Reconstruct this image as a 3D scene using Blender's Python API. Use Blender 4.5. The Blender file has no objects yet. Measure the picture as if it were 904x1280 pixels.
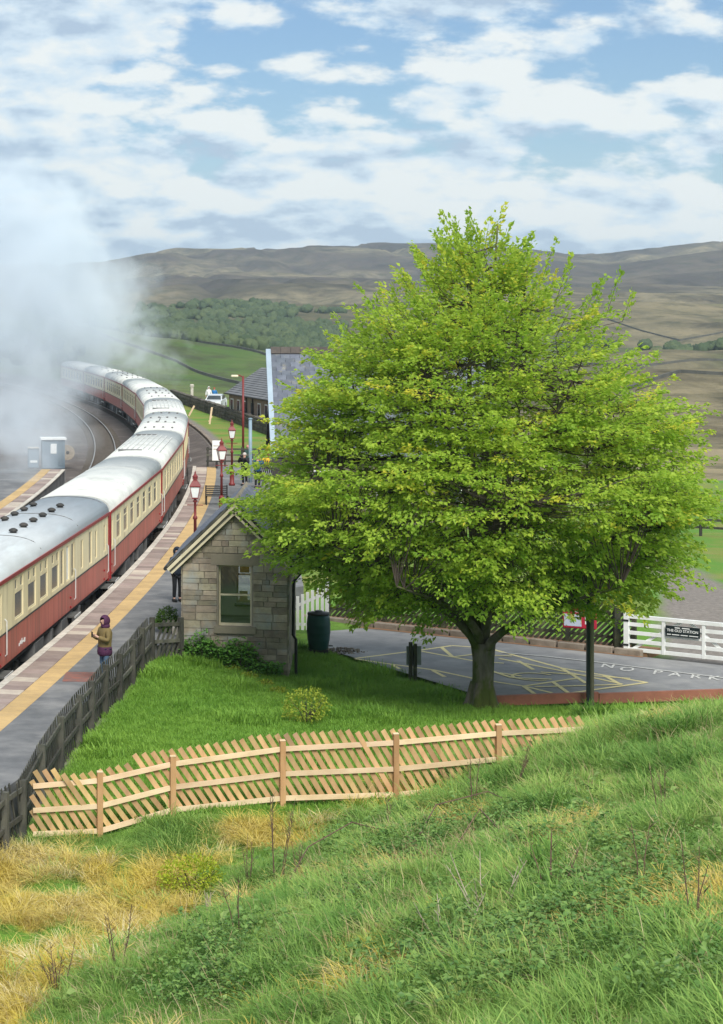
import bpy, bmesh, math, random
import numpy as np
from mathutils import Vector, Matrix, Euler
random.seed(7); rng = np.random.default_rng(11)
R = math.radians; PI = math.pi
sc = bpy.context.scene
COL = sc.collection
# ------------------------------------------------------------------ camera
# photograph 904 x 1280, focal length 2650 px, horizon at y = 380, principal point at the left edge (right page of a spread)
F, YH, EYE = 2650.0, 380.0, 9.85
cam = bpy.data.cameras.new('camera'); camo = bpy.data.objects.new('camera', cam); COL.objects.link(camo)
camo.location = (0, 0, EYE); camo.rotation_euler = (R(90), 0, 0)
cam.sensor_fit = 'HORIZONTAL'; cam.sensor_width = 36; cam.lens = 36*F/904
cam.shift_x = 0.5; cam.shift_y = -(640-YH)/904
cam.clip_start = 0.5; cam.clip_end = 20000
sc.camera = camo
# ------------------------------------------------------------------ sky, sun, exposure
SUN_EL, SUN_AZ = 46.0, 168.0      # azimuth clockwise from +Y (view direction)
w = bpy.data.worlds.new('World'); sc.world = w; w.use_nodes = True
def sky_nodes(nt):
    N = nt.nodes; L = nt.links; N.clear()
    def nd(t, **k):
        n = N.new(t)
        for a, b in k.items(): setattr(n, a, b)
        return n
    def mth(op, a, b=None, c=None, clamp=False):
        n = nd('ShaderNodeMath', operation=op, use_clamp=clamp)
        for i, v in enumerate((a, b, c)):
            if v is None: continue
            if isinstance(v, (int, float)): n.inputs[i].default_value = v
            else: L.new(v, n.inputs[i])
        return n.outputs[0]
    sky = nd('ShaderNodeTexSky', sky_type='NISHITA', sun_disc=False, sun_elevation=R(SUN_EL), sun_rotation=R(SUN_AZ), altitude=350, air_density=1.0, dust_density=0.6, ozone_density=2.0)
    tc = nd('ShaderNodeTexCoord'); sp = nd('ShaderNodeSeparateXYZ'); L.new(tc.outputs['Generated'], sp.inputs[0])
    zc = mth('MAXIMUM', sp.outputs[2], 0.0)
    zz = mth('ADD', zc, 0.42)
    u = mth('DIVIDE', sp.outputs[0], zz); v = mth('DIVIDE', sp.outputs[1], zz)
    def noise(sx, sy, ox, oy, scale, detail, rough, lac=2.1, dist=0.0):
        c = nd('ShaderNodeCombineXYZ')
        L.new(mth('MULTIPLY_ADD', u, sx, ox), c.inputs[0]); L.new(mth('MULTIPLY_ADD', v, sy, oy), c.inputs[1])
        n = nd('ShaderNodeTexNoise', noise_dimensions='2D'); n.inputs['Scale'].default_value = scale; n.inputs['Detail'].default_value = detail
        n.inputs['Roughness'].default_value = rough; n.inputs['Lacunarity'].default_value = lac; n.inputs['Distortion'].default_value = dist
        L.new(c.outputs[0], n.inputs['Vector']); return n.outputs['Fac']
    def sstep(x, lo, hi):
        m = nd('ShaderNodeMapRange', interpolation_type='SMOOTHSTEP'); m.inputs[1].default_value = lo; m.inputs[2].default_value = hi
        L.new(x, m.inputs[0]); return m.outputs[0]
    OX, OY = 5.1, 2.3
    SC = 2.3
    def puffs(ox, oy, det):                       # cauliflower lobes
        c = nd('ShaderNodeCombineXYZ'); L.new(mth('ADD', u, ox), c.inputs[0]); L.new(mth('MULTIPLY_ADD', v, 1.15, oy), c.inputs[1])
        n = nd('ShaderNodeTexVoronoi', voronoi_dimensions='2D', feature='F1', normalize=True); n.inputs['Scale'].default_value = 11.0; n.inputs['Detail'].default_value = det; n.inputs['Roughness'].default_value = 0.55
        L.new(c.outputs[0], n.inputs['Vector']); return mth('MULTIPLY', n.outputs['Distance'], -0.30)
    a = mth('ADD', noise(1.0, 1.25, OX, OY, SC, 9, 0.58), puffs(OX, OY, 1.0))
    b = mth('ADD', noise(1.0, 1.25, OX+0.014, OY-0.05, SC, 7, 0.58), puffs(OX+0.008, OY-0.03, 1.0))
    big = noise(1.0, 1.6, OX+7.4, OY+3, 1.5, 1, 0.5)
    dens = mth('ADD', a, mth('MULTIPLY', mth('SUBTRACT', big, 0.5), 0.45))
    cover = sstep(dens, 0.245, 0.325)
    edge = sstep(dens, 0.48, 0.30)
    sh = mth('ADD', mth('MULTIPLY_ADD', mth('SUBTRACT', a, b), 6.2, 0.46), mth('MULTIPLY', mth('SUBTRACT', edge, 0.5), 0.16), clamp=True)
    cr = nd('ShaderNodeValToRGB'); L.new(sh, cr.inputs[0]); e = cr.color_ramp.elements
    e[0].position = 0.05; e[0].color = (0.27, 0.34, 0.425, 1); e[1].position = 0.86; e[1].color = (0.53, 0.55, 0.54, 1)
    m1 = e.new(0.45); m1.color = (0.40, 0.475, 0.535, 1)
    skys = nd('ShaderNodeMix', data_type='RGBA', blend_type='MULTIPLY'); skys.inputs[0].default_value = 1.0
    L.new(sky.outputs[0], skys.inputs['A']); skys.inputs['B'].default_value = (0.043, 0.050, 0.058, 1)
    # thin veil towards the horizon
    veil = mth('MULTIPLY', sstep(mth('MULTIPLY', zc, -1.0), -0.09, 0.0), 0.40)
    vm = nd('ShaderNodeMix', data_type='RGBA'); L.new(veil, vm.inputs[0]); L.new(skys.outputs['Result'], vm.inputs['A']); vm.inputs['B'].default_value = (0.33, 0.45, 0.58, 1)
    cm = nd('ShaderNodeMix', data_type='RGBA'); L.new(mth('MULTIPLY', cover, 0.93), cm.inputs[0]); L.new(vm.outputs['Result'], cm.inputs['A']); L.new(cr.outputs[0], cm.inputs['B'])
    bg = nd('ShaderNodeBackground'); bg.inputs[1].default_value = 0.88; L.new(cm.outputs['Result'], bg.inputs[0])
    out = nd('ShaderNodeOutputWorld'); L.new(bg.outputs[0], out.inputs[0])
sky_nodes(w.node_tree)
w.cycles.sampling_method = 'NONE'
sun = bpy.data.lights.new('sun', 'SUN'); suno = bpy.data.objects.new('sun', sun); COL.objects.link(suno)
sun.energy = 2.5; sun.angle = R(28); sun.color = (1.0, 0.95, 0.87)
sd = Vector((math.sin(R(SUN_AZ))*math.cos(R(SUN_EL)), math.cos(R(SUN_AZ))*math.cos(R(SUN_EL)), math.sin(R(SUN_EL))))
suno.rotation_euler = sd.to_track_quat('Z', 'Y').to_euler(); suno.location = (0, -20, 60)
sc.view_settings.view_transform = 'Standard'; sc.view_settings.look = 'None'; sc.view_settings.gamma = 1; sc.view_settings.exposure = 1.0
sc.view_settings.use_curve_mapping = False
sc.cycles.use_denoising = True
sc.cycles.max_bounces = 8; sc.cycles.diffuse_bounces = 3; sc.cycles.transmission_bounces = 6; sc.cycles.transparent_max_bounces = 12; sc.cycles.volume_bounces = 3
sc.cycles.volume_max_steps = 128
sc.cycles.sample_clamp_indirect = 6
# ------------------------------------------------------------------ helpers
def W(x, y, d): return Vector((x*d/F, d, EYE-(y-YH)*d/F))          # pixel at depth
def G(x, y, z):                                                      # pixel on the plane at height z
    d = (EYE-z)*F/(y-YH); return Vector((x*d/F, d, z))
class MB:
    def __init__(s): s.v = []; s.f = []; s.m = []
    def add(s, vs, fs, mi=0):
        o = len(s.v); s.v.extend([tuple(v) for v in vs]); s.f.extend([tuple(i+o for i in f) for f in fs]); s.m.extend([mi]*len(fs)); return s
    def box(s, c, sz, M=None, mi=0):
        hx, hy, hz = sz[0]/2, sz[1]/2, sz[2]/2
        vs = [Vector((x, y, z)) for x in (-hx, hx) for y in (-hy, hy) for z in (-hz, hz)]
        if M is not None: vs = [M @ v for v in vs]
        vs = [v+Vector(c) for v in vs]
        return s.add(vs, [(0,1,3,2),(4,6,7,5),(0,4,5,1),(2,3,7,6),(0,2,6,4),(1,5,7,3)], mi)
    def b2(s, x0, x1, y0, y1, z0, z1, mi=0): return s.box(((x0+x1)/2, (y0+y1)/2, (z0+z1)/2), (x1-x0, y1-y0, z1-z0), None, mi)
    def cbox(s, c, sz, ch, M=None, mi=0):     # chamfered box
        hx, hy, hz = sz[0]/2, sz[1]/2, sz[2]/2; bm = bmesh.new(); bmesh.ops.create_cube(bm, size=1)
        for v in bm.verts: v.co = Vector((v.co.x*sz[0], v.co.y*sz[1], v.co.z*sz[2]))
        bmesh.ops.bevel(bm, geom=bm.edges[:], offset=ch, segments=1, affect='EDGES')
        bm.verts.index_update()
        vs = [v.co.copy() for v in bm.verts]; fs = [[v.index for v in f.verts] for f in bm.faces]; bm.free()
        if M is not None: vs = [M @ v for v in vs]
        return s.add([v+Vector(c) for v in vs], fs, mi)
    def tube(s, pts, rad, n=6, cap=True, mi=0):
        pts = [Vector(p) for p in pts]
        rs = rad if hasattr(rad, '__len__') else [rad]*len(pts)
        base = len(s.v); up = None; vs = []; fs = []
        for i, p in enumerate(pts):
            t = (pts[min(i+1, len(pts)-1)]-pts[max(i-1, 0)]).normalized()
            if up is None: up = t.orthogonal().normalized()
            up = (up-t*up.dot(t)); up = up.normalized() if up.length > 1e-6 else t.orthogonal().normalized()
            sd_ = t.cross(up)
            for k in range(n):
                a = 2*PI*k/n; vs.append(p+(up*math.cos(a)+sd_*math.sin(a))*rs[i])
        for i in range(len(pts)-1):
            for k in range(n): fs.append((i*n+k, i*n+(k+1) % n, (i+1)*n+(k+1) % n, (i+1)*n+k))
        if cap: fs.append(tuple(range(n))[::-1]); fs.append(tuple((len(pts)-1)*n+k for k in range(n)))
        return s.add(vs, fs, mi)
    def lathe(s, prof, n=12, c=(0, 0, 0), mi=0, M=None):   # prof: (r,z) list
        vs = []; fs = []
        for r, z in prof:
            for k in range(n):
                v = Vector((r*math.cos(2*PI*k/n), r*math.sin(2*PI*k/n), z)); vs.append((M @ v if M is not None else v)+Vector(c))
        for i in range(len(prof)-1):
            for k in range(n): fs.append((i*n+k, i*n+(k+1) % n, (i+1)*n+(k+1) % n, (i+1)*n+k))
        fs.append(tuple(range(n))[::-1]); fs.append(tuple((len(prof)-1)*n+k for k in range(n)))
        return s.add(vs, fs, mi)
    def prism(s, poly, d0, d1, ax='y', mi=0, inset=0.0):  # poly (a,b) -> extruded along an axis
        def P(a, b, d): return (a, d, b) if ax == 'y' else ((d, a, b) if ax == 'x' else (a, b, d))
        n = len(poly); cx = sum(p[0] for p in poly)/n; cy = sum(p[1] for p in poly)/n
        q = poly
        if inset:
            q = []
            for a, b in poly:
                dx, dy = cx-a, cy-b; l = math.hypot(dx, dy) or 1; q.append((a+dx/l*inset*1.4, b+dy/l*inset*1.4))
        vs = [P(a, b, d0) for a, b in q]+[P(a, b, d1) for a, b in poly]
        fs = [tuple(range(n))[::-1], tuple(range(n, 2*n))]+[(i, (i+1) % n, n+(i+1) % n, n+i) for i in range(n)]
        return s.add(vs, fs, mi)
    def mesh(s, name, mats=(), smooth=False):
        me = bpy.data.meshes.new(name); me.from_pydata(s.v, [], s.f)
        for m in (mats if isinstance(mats, (list, tuple)) else [mats]): me.materials.append(m)
        if any(s.m): me.polygons.foreach_set('material_index', s.m)
        bm = bmesh.new(); bm.from_mesh(me); bmesh.ops.recalc_face_normals(bm, faces=bm.faces); bm.to_mesh(me); bm.free()
        if smooth: me.polygons.foreach_set('use_smooth', [True]*len(me.polygons))
        me.update(); return me
    def build(s, name, mats, parent=None, smooth=False, loc=None): return ob(name, s.mesh(name, mats, smooth), parent, loc)
def ob(name, data, parent=None, loc=None, rot=None, scl=None):
    o = bpy.data.objects.new(name, data); COL.objects.link(o)
    if parent is not None: o.parent = parent
    if loc is not None: o.location = loc
    if rot is not None: o.rotation_euler = rot
    if scl is not None: o.scale = scl
    return o
def tag(o, label=None, cat=None, group=None, kind=None):
    if label: o['label'] = label
    if cat: o['category'] = cat
    if group: o['group'] = group
    if kind: o['kind'] = kind
    return o
def thing(name, label, cat, loc=(0, 0, 0), rz=0, group=None):
    return tag(ob(name, None, None, loc, (0, 0, rz)), label, cat, group)
def copy_tree(o, parent=None):
    c = o.copy(); COL.objects.link(c); c.parent = parent
    for ch in list(o.children): copy_tree(ch, c)
    return c
def sm_on(me): me.polygons.foreach_set('use_smooth', [True]*len(me.polygons)); me.update()
def pmat(name, c1, c2=None, scale=3.0, rough=0.8, bump=0.0, bscale=30.0, rnd=0.0, metal=0.0, stretch=(1, 1, 1), detail=5, lo=0.35, hi=0.65, c3=None, c3scale=0.7, c3lo=0.5, c3hi=0.7, spec=0.3, local=False, hue=0.0, trans=0.0):
    m = bpy.data.materials.new(name); m.use_nodes = True; nt = m.node_tree; N = nt.nodes; L = nt.links
    p = N['Principled BSDF']; p.inputs['Roughness'].default_value = rough; p.inputs['Metallic'].default_value = metal; p.inputs['Specular IOR Level'].default_value = spec
    if local: co = N.new('ShaderNodeTexCoord').outputs['Object']
    else: co = N.new('ShaderNodeNewGeometry').outputs['Position']
    mp = N.new('ShaderNodeMapping'); mp.inputs['Scale'].default_value = stretch; L.new(co, mp.inputs[0])
    def noise(s, d=detail, r=0.6):
        n = N.new('ShaderNodeTexNoise'); n.inputs['Scale'].default_value = s; n.inputs['Detail'].default_value = d; n.inputs['Roughness'].default_value = r; L.new(mp.outputs[0], n.inputs['Vector']); return n.outputs['Fac']
    def rng_(x, lo_, hi_):
        r_ = N.new('ShaderNodeMapRange'); r_.inputs[1].default_value = lo_; r_.inputs[2].default_value = hi_; L.new(x, r_.inputs[0]); return r_.outputs[0]
    def mix(f, a, b):
        x = N.new('ShaderNodeMix'); x.data_type = 'RGBA'; L.new(f, x.inputs[0])
        for s_, v in (('A', a), ('B', b)):
            if isinstance(v, tuple): x.inputs[s_].default_value = (*v[:3], 1)
            else: L.new(v, x.inputs[s_])
        return x.outputs['Result']
    col = mix(rng_(noise(scale), lo, hi), c1, c2 if c2 else tuple(v*0.75 for v in c1))
    if c3: col = mix(rng_(noise(c3scale, 4), c3lo, c3hi), col, c3)
    if rnd:
        oi = N.new('ShaderNodeObjectInfo'); hs = N.new('ShaderNodeHueSaturation')
        L.new(rng2(N, L, oi.outputs['Random'], 1-rnd, 1+rnd), hs.inputs['Value'])
        if hue:
            t = N.new('ShaderNodeMath'); t.operation = 'MULTIPLY'; t.inputs[1].default_value = 7.31; L.new(oi.outputs['Random'], t.inputs[0])
            fr = N.new('ShaderNodeMath'); fr.operation = 'FRACT'; L.new(t.outputs[0], fr.inputs[0]); L.new(rng2(N, L, fr.outputs[0], 0.5-hue, 0.5+hue), hs.inputs['Hue'])
        L.new(col, hs.inputs['Color']); col = hs.outputs[0]
    L.new(col, p.inputs['Base Color'])
    if bump:
        b = N.new('ShaderNodeBump'); b.inputs['Strength'].default_value = 0.6; b.inputs['Distance'].default_value = bump; L.new(noise(bscale), b.inputs['Height']); L.new(b.outputs[0], p.inputs['Normal'])
    return m
def rng2(N, L, x, a, b):
    r_ = N.new('ShaderNodeMapRange'); r_.inputs[3].default_value = a; r_.inputs[4].default_value = b; L.new(x, r_.inputs[0]); return r_.outputs[0]
# value noise on numpy arrays
_perm = rng.random((256, 256))
def vnoise(x, y):
    xi = np.floor(x).astype(int); yi = np.floor(y).astype(int); fx = x-xi; fy = y-yi
    fx = fx*fx*(3-2*fx); fy = fy*fy*(3-2*fy)
    g = lambda a, b: _perm[a & 255, b & 255]
    return (g(xi, yi)*(1-fx)+g(xi+1, yi)*fx)*(1-fy)+(g(xi, yi+1)*(1-fx)+g(xi+1, yi+1)*fx)*fy
def fbm(x, y, o=5, r=0.5):
    t = 0; a = 1; n = 0
    for i in range(o): t = t+a*vnoise(x*2**i+17.3*i, y*2**i+9.1*i); n += a; a *= r
    return t/n-0.5
def smst(a, b, x): t = np.clip((x-a)/(b-a), 0, 1); return t*t*(3-2*t)
# ------------------------------------------------------------------ railway geometry (all curves are circles round one centre)
CX, CY, R0 = 14.45-600.0, 186.0, 600.0           # R0: edge of the near platform
RT1, RT2, RP2 = R0-1.78, R0-5.95, R0-7.55        # two tracks, far platform edge
def onc(r, Y): s = (Y-CY)/r; return Vector((CX+r*math.sqrt(1-s*s), Y, 0))     # point of circle r at depth Y
def edgeX(Y): s = np.clip((Y-CY)/R0, -1, 1); return CX+R0*np.sqrt(1-s*s)
RAIL = -0.9
# ------------------------------------------------------------------ materials
M = {}
M['asphalt'] = pmat('asphalt', (0.225, 0.227, 0.232), (0.17, 0.173, 0.18), 1.6, 0.9, 0.006, 70, c3=(0.29, 0.287, 0.28), c3scale=0.55, c3lo=0.47, c3hi=0.68)
M['plat_asphalt'] = pmat('platform_asphalt', (0.16, 0.163, 0.168), (0.11, 0.114, 0.12), 1.8, 0.85, 0.005, 80, c3=(0.23, 0.228, 0.225), c3scale=0.6, c3lo=0.48, c3hi=0.70)
M['ballast'] = pmat('ballast', (0.12, 0.10, 0.09), (0.06, 0.052, 0.048), 9.0, 0.95, 0.03, 14, c3=(0.16, 0.14, 0.125), c3scale=0.5)
M['slab'] = pmat('paving_slab', (0.30, 0.24, 0.215), (0.24, 0.185, 0.165), 2.5, 0.9, 0.003, 60, rnd=0.22, hue=0.008)
M['slab_pale'] = pmat('paving_slab_pale', (0.50, 0.44, 0.36), (0.40, 0.34, 0.29), 2.5, 0.9, 0.003, 60, rnd=0.12)
M['yellow_slab'] = pmat('yellow_slab', (0.50, 0.345, 0.155), (0.41, 0.285, 0.14), 3.0, 0.9, 0.003, 60, rnd=0.10)
M['coping'] = pmat('coping', (0.55, 0.52, 0.46), (0.40, 0.37, 0.32), 4.0, 0.9, 0.003, 60, rnd=0.12)
M['brickwork'] = pmat('platform_face', (0.16, 0.13, 0.11), (0.10, 0.085, 0.075), 4.0, 0.95, 0.01, 30)
M['rail'] = pmat('rail_steel', (0.45, 0.43, 0.40), (0.36, 0.33, 0.30), 3.0, 0.35, metal=0.8)
M['railweb'] = pmat('rail_web', (0.10, 0.065, 0.045), (0.06, 0.045, 0.035), 6.0, 0.9)
M['sleeper'] = pmat('sleeper', (0.12, 0.105, 0.09), (0.08, 0.07, 0.06), 5.0, 0.95)
M['white'] = pmat('white_paint', (0.78, 0.79, 0.78), (0.68, 0.69, 0.68), 3.0, 0.55)
M['road_white'] = pmat('road_white', (0.58, 0.58, 0.55), (0.30, 0.30, 0.29), 14.0, 0.8, lo=0.3, hi=0.75)
M['road_yellow'] = pmat('road_yellow', (0.72, 0.62, 0.30), (0.46, 0.40, 0.23), 14.0, 0.8, lo=0.35, hi=0.8)
M['kerb'] = pmat('kerb', (0.26, 0.22, 0.18), (0.17, 0.14, 0.11), 3.0, 0.95, 0.01, 20, rnd=0.15)
M['kerb_dirt'] = pmat('kerb_dirt', (0.26, 0.13, 0.065), (0.19, 0.12, 0.07), 2.0, 0.95, 0.01, 20)
M['darkwood'] = pmat('dark_fence_wood', (0.085, 0.083, 0.068), (0.045, 0.047, 0.04), 5.0, 0.9, 0.004, 40, rnd=0.35, c3=(0.12, 0.12, 0.09), c3scale=2.0, c3lo=0.52, c3hi=0.75, stretch=(1, 1, 0.5))
M['newwood'] = pmat('new_fence_slat', (0.53, 0.355, 0.175), (0.40, 0.25, 0.115), 5.0, 0.75, 0.002, 60, rnd=0.24, hue=0.012, stretch=(1, 1, 0.4), c3=(0.34, 0.23, 0.13), c3scale=1.3, c3lo=0.55, c3hi=0.75)
M['newrail'] = pmat('new_fence_rail', (0.70, 0.55, 0.37), (0.56, 0.41, 0.25), 3.0, 0.75, 0.002, 60, rnd=0.12, hue=0.008, stretch=(0.4, 1, 1))
M['newpost'] = pmat('new_fence_post', (0.46, 0.28, 0.135), (0.36, 0.205, 0.095), 4.0, 0.75, 0.002, 60, rnd=0.1, stretch=(1, 1, 0.3))
M['beam'] = pmat('brown_beam', (0.30, 0.12, 0.08), (0.22, 0.09, 0.06), 3.0, 0.7, rnd=0.05)
M['bark'] = pmat('bark', (0.17, 0.15, 0.12), (0.085, 0.075, 0.06), 4.0, 0.95, 0.03, 14, c3=(0.065, 0.085, 0.018), c3scale=1.6, c3lo=0.45, c3hi=0.55, stretch=(1, 1, 0.45))
M['twig'] = pmat('twig', (0.075, 0.06, 0.048), (0.045, 0.038, 0.03), 6.0, 0.95)
M['deadstem'] = pmat('dead_stem', (0.16, 0.10, 0.07), (0.09, 0.06, 0.045), 6.0, 0.95)
M['palestem'] = pmat('pale_stem', (0.42, 0.36, 0.29), (0.30, 0.25, 0.19), 6.0, 0.9)
M['maroon_post'] = pmat('maroon_paint', (0.20, 0.032, 0.032), (0.15, 0.026, 0.026), 3.0, 0.45)
M['lampglass'] = pmat('lamp_glass', (0.80, 0.84, 0.82), (0.70, 0.75, 0.74), 4.0, 0.25)
M['black'] = pmat('black_paint', (0.02, 0.022, 0.024), (0.03, 0.03, 0.03), 4.0, 0.5)
M['greypole'] = pmat('grey_pole', (0.23, 0.32, 0.39), (0.19, 0.27, 0.33), 3.0, 0.5)
M['glass'] = pmat('window_glass', (0.035, 0.045, 0.05), (0.055, 0.065, 0.068), 1.0, 0.16, spec=0.35)
def leaf_mat(name, ca, cb, attr='tint', inst=False, trans=0.45, rough=0.55, cc=None):
    m = bpy.data.materials.new(name); m.use_nodes = True; nt = m.node_tree; N = nt.nodes; L = nt.links
    p = N['Principled BSDF']; p.inputs['Roughness'].default_value = rough; p.inputs['Specular IOR Level'].default_value = 0.25
    at = N.new('ShaderNodeAttribute'); at.attribute_name = attr
    if inst: at.attribute_type = 'INSTANCER'
    cr = N.new('ShaderNodeValToRGB'); e = cr.color_ramp.elements; e[0].color = (*ca, 1); e[1].color = (*cb, 1)
    if cc: x = e.new(0.72); x.color = (*cb, 1); e[-1].color = (*cc, 1)
    L.new(at.outputs['Fac'], cr.inputs[0]); L.new(cr.outputs[0], p.inputs['Base Color'])
    t = N.new('ShaderNodeBsdfTranslucent'); L.new(cr.outputs[0], t.inputs['Color'])
    mx = N.new('ShaderNodeMixShader'); mx.inputs[0].default_value = trans; L.new(p.outputs[0], mx.inputs[1]); L.new(t.outputs[0], mx.inputs[2])
    L.new(mx.outputs[0], N['Material Output'].inputs['Surface']); return m
# ------------------------------------------------------------------ ground
CTRL = np.array([
 (0.48,43.5,-1.15),(1.38,48.7,-.9),(1.88,50.9,-.8),(2.27,52.3,-.7),(2.7,54.1,-.6),(3.15,55.7,-.55),(3.6,57.6,-.48),(3.98,59.2,-.42),(4.37,60.7,-.35),
 (5.33,61.8,-.42),(8.28,61.3,-.97),(9.95,66,-1.02),(10.85,65,-1.05),(12.1,61.8,-1.05),(13.2,58.9,-1.06),(13,57.2,-1.02),(14.5,57.0,-1.08),(17,57.3,-1.08),(19.8,58.0,-1.08),(25,58,-1.05),(32,57,-0.9),
 (2.05,43.5,-1.1),(3.57,43.8,-.74),(5.89,44.2,-.60),(8.0,44.5,-.62),(9.2,44.4,-.42),(10.3,44.2,.0),(11.8,44.2,.62),(12.4,44,.86),(14,44,1.18),(16,44,1.34),(20,44.5,1.55),(28,45,2.0),
 (6,52,-.88),(9,55,-1.0),(9.5,50,-.92),(12,49,-.5),(14.5,49.5,-.1),(18,51,-.1),(24,52,.1),(5,56,-.75),(12,53.5,-.95),(18,55,-.75),
 (0,38,-1.25),(1.5,36,-1.28),(3,40,-1.12),(5,41.8,-.88),(0,32,-1.3),(4.4,40.3,-1.0),(-3,35,-1.35),(-4,28,-1.3),(7,42.6,-.72),
 (6.8,20,2.95),(3,20,1.8),(0,20,.9),(-3,20,-.2),(5,30,.74),(8,30,1.63),(12,30,2.86),(16,32,3.4),(9.5,37.5,.72),(7.6,39.5,-.1),(13,39,1.5),(3,31,.05),(2.2,33.5,-.55),
 (10,10,5.5),(4,10,4.3),(0,10,3.6),(18,15,6.0),(25,30,4.6),
 (15,66,-1.05),(20,64,-1.05),(25,62,-1.05),(11,70,-1.0),(14,75,-1.0),(25,75,-1.1),(32,68,-1.1),(8,75,-.8),(35,78,-1.3)], float)
def tps_fit(c):
    P = c[:, :2]; n = len(c); D = np.linalg.norm(P[:, None]-P[None], axis=2)
    K = np.where(D > 0, D*D*np.log(np.maximum(D, 1e-9)), 0)+np.eye(n)*0.02
    A = np.zeros((n+3, n+3)); A[:n, :n] = K; A[:n, n] = 1; A[:n, n+1:] = P; A[n, :n] = 1; A[n+1:, :n] = P.T
    return np.linalg.solve(A, np.concatenate([c[:, 2], [0, 0, 0]]))
TW = tps_fit(CTRL)
def tps(X, Y):
    X = np.asarray(X, float); Y = np.asarray(Y, float); sh = X.shape; x = X.ravel(); y = Y.ravel(); n = len(CTRL)
    out = TW[n]+TW[n+1]*x+TW[n+2]*y
    for i in range(n):
        r2 = (x-CTRL[i, 0])**2+(y-CTRL[i, 1])**2; out += TW[i]*0.5*r2*np.log(np.maximum(r2, 1e-12))
    return out.reshape(sh)
DFP = [(-2.6, 33.0), (-1.9, 35.5), (-.95, 38.5), (-.25, 41.2), (.10, 42.5), (.47, 43.45), (.92, 46.0), (1.40, 48.7), (1.90, 50.9), (2.27, 52.3), (2.70, 54.1), (3.15, 55.7), (3.61, 57.6), (3.97, 59.2), (4.36, 60.75)]
def fenceX(Y): return np.interp(Y, [p[1] for p in DFP], [p[0] for p in DFP])
def foot(X, Y): return .879*(X-.75)-.477*(Y-33)
ZR = np.array([(60,-1.05),(75,-1.05),(90,-1.45),(110,-2.2),(135,-3.6),(180,-7),(240,-12.5),(400,-16)])
def gz(X, Y):
    X = np.asarray(X, float); Y = np.asarray(Y, float)
    near = tps(np.clip(X, -6, 36), np.clip(Y, 8, 80))
    right = np.interp(Y, ZR[:, 0], ZR[:, 1])
    stn = -0.75-0.0*Y                              # station plateau behind the shelter
    stn = np.where(Y > 130, -0.62, stn)
    stn = stn-12*smst(238, 262, Y)
    far = stn+(right-stn)*smst(22, 34, X-(Y-75)*0.02)
    z = near+(far-near)*smst(68, 77, Y)
    hol = smst(0.6, -0.5, foot(X, Y))*smst(43.2, 41.5, Y)
    z = z+hol*(0.42*np.abs(fbm(X*0.95+2, Y*0.6, 3))*1.6-0.08)
    z = z+0.05*fbm(X*0.8, Y*0.8, 3)+np.where((Y < 45), 0.30, 0.0)*fbm(X*0.45+3, Y*0.45, 4)*smst(47, 44, Y)
    # car park hollow
    cp = smst(10.0, 11.0, X)*smst(58.2, 59.5, Y)*smst(75, 72, Y)
    z = z-0.06*cp
    # platform and railway side
    e = edgeX(Y); d = X-e
    pl = smst(6.0, 5.2, d+np.maximum(0, fenceX(Y)-X)*50*0) if False else None
    under = np.where(Y < 61.5, smst(-0.06, -0.18, X-fenceX(Y)), smst(5.0, 4.4, d))*smst(130.5, 128.5, Y)
    z = z*(1-under)+np.minimum(z, -0.8)*under
    rb = smst(1.6, 0.2, d); z = z*(1-rb)+(-1.5)*rb
    return z
def gz1(x, y): return float(gz(np.array([x]), np.array([y]))[0])
def axis(lo, a, b, hi, step, g):
    mid = list(np.arange(a, b+1e-6, step)); r = []; s = step; x = b
    while x < hi: s *= g; x += s; r.append(x)
    l = []; s = step; x = a
    while x > lo: s *= g; x -= s; l.append(x)
    return np.array(l[::-1]+mid+r)
def grid_mesh(name, X, Y, Z, mat, col=None):
    ny, nx = X.shape; me = bpy.data.meshes.new(name)
    co = np.stack([X, Y, Z], -1).reshape(-1, 3)
    i = np.arange(nx*ny).reshape(ny, nx); q = np.stack([i[:-1, :-1], i[:-1, 1:], i[1:, 1:], i[1:, :-1]], -1).reshape(-1, 4)
    me.vertices.add(len(co)); me.vertices.foreach_set('co', co.ravel())
    me.loops.add(q.size); me.loops.foreach_set('vertex_index', q.ravel()); me.polygons.add(len(q))
    me.polygons.foreach_set('loop_start', np.arange(len(q))*4); me.polygons.foreach_set('use_smooth', np.ones(len(q), bool))
    me.update(calc_edges=True); me.materials.append(mat)
    if col is not None:
        a = me.color_attributes.new('cover', 'FLOAT_COLOR', 'POINT'); a.data.foreach_set('color', col.reshape(-1, 4).astype(np.float32).ravel())
    return me
gx = axis(-70, -4, 24, 130, 0.25, 1.10); gy = axis(-20, 16, 70, 275, 0.25, 1.05)
GX, GY = np.meshgrid(gx, gy); GZ = gz(GX, GY)
def straw_mask(X, Y):
    n = fbm(X*0.5, Y*0.5, 4); n2 = fbm(X*1.3+6, Y*1.3, 3)
    m = smst(0.20, -0.15, foot(X, Y)+n*2.2+n2*.8)*smst(42.9, 41.9, Y-0.10*X+n*3.4+n2*1.5)*smst(14, 24, Y)
    m = m*smst(.11, .03, fbm(X*.75+31, Y*.75+3, 4)+.3*n2)
    m2 = smst(0.15, 0.21, fbm(X*0.45+9, Y*0.45+4, 4)+.35*n2)*0.8*smst(18, 15, X)
    m3 = smst(0.02, 0.12, fbm(X*0.8, Y*0.8+8, 3))*smst(41, 43, Y)*smst(50, 47, Y)*smst(11.5, 13, X)*0.8
    return np.clip(np.maximum(m, np.maximum(m2*(foot(X, Y) > 0.5)*(Y < 47), m3)), 0, 1)
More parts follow.
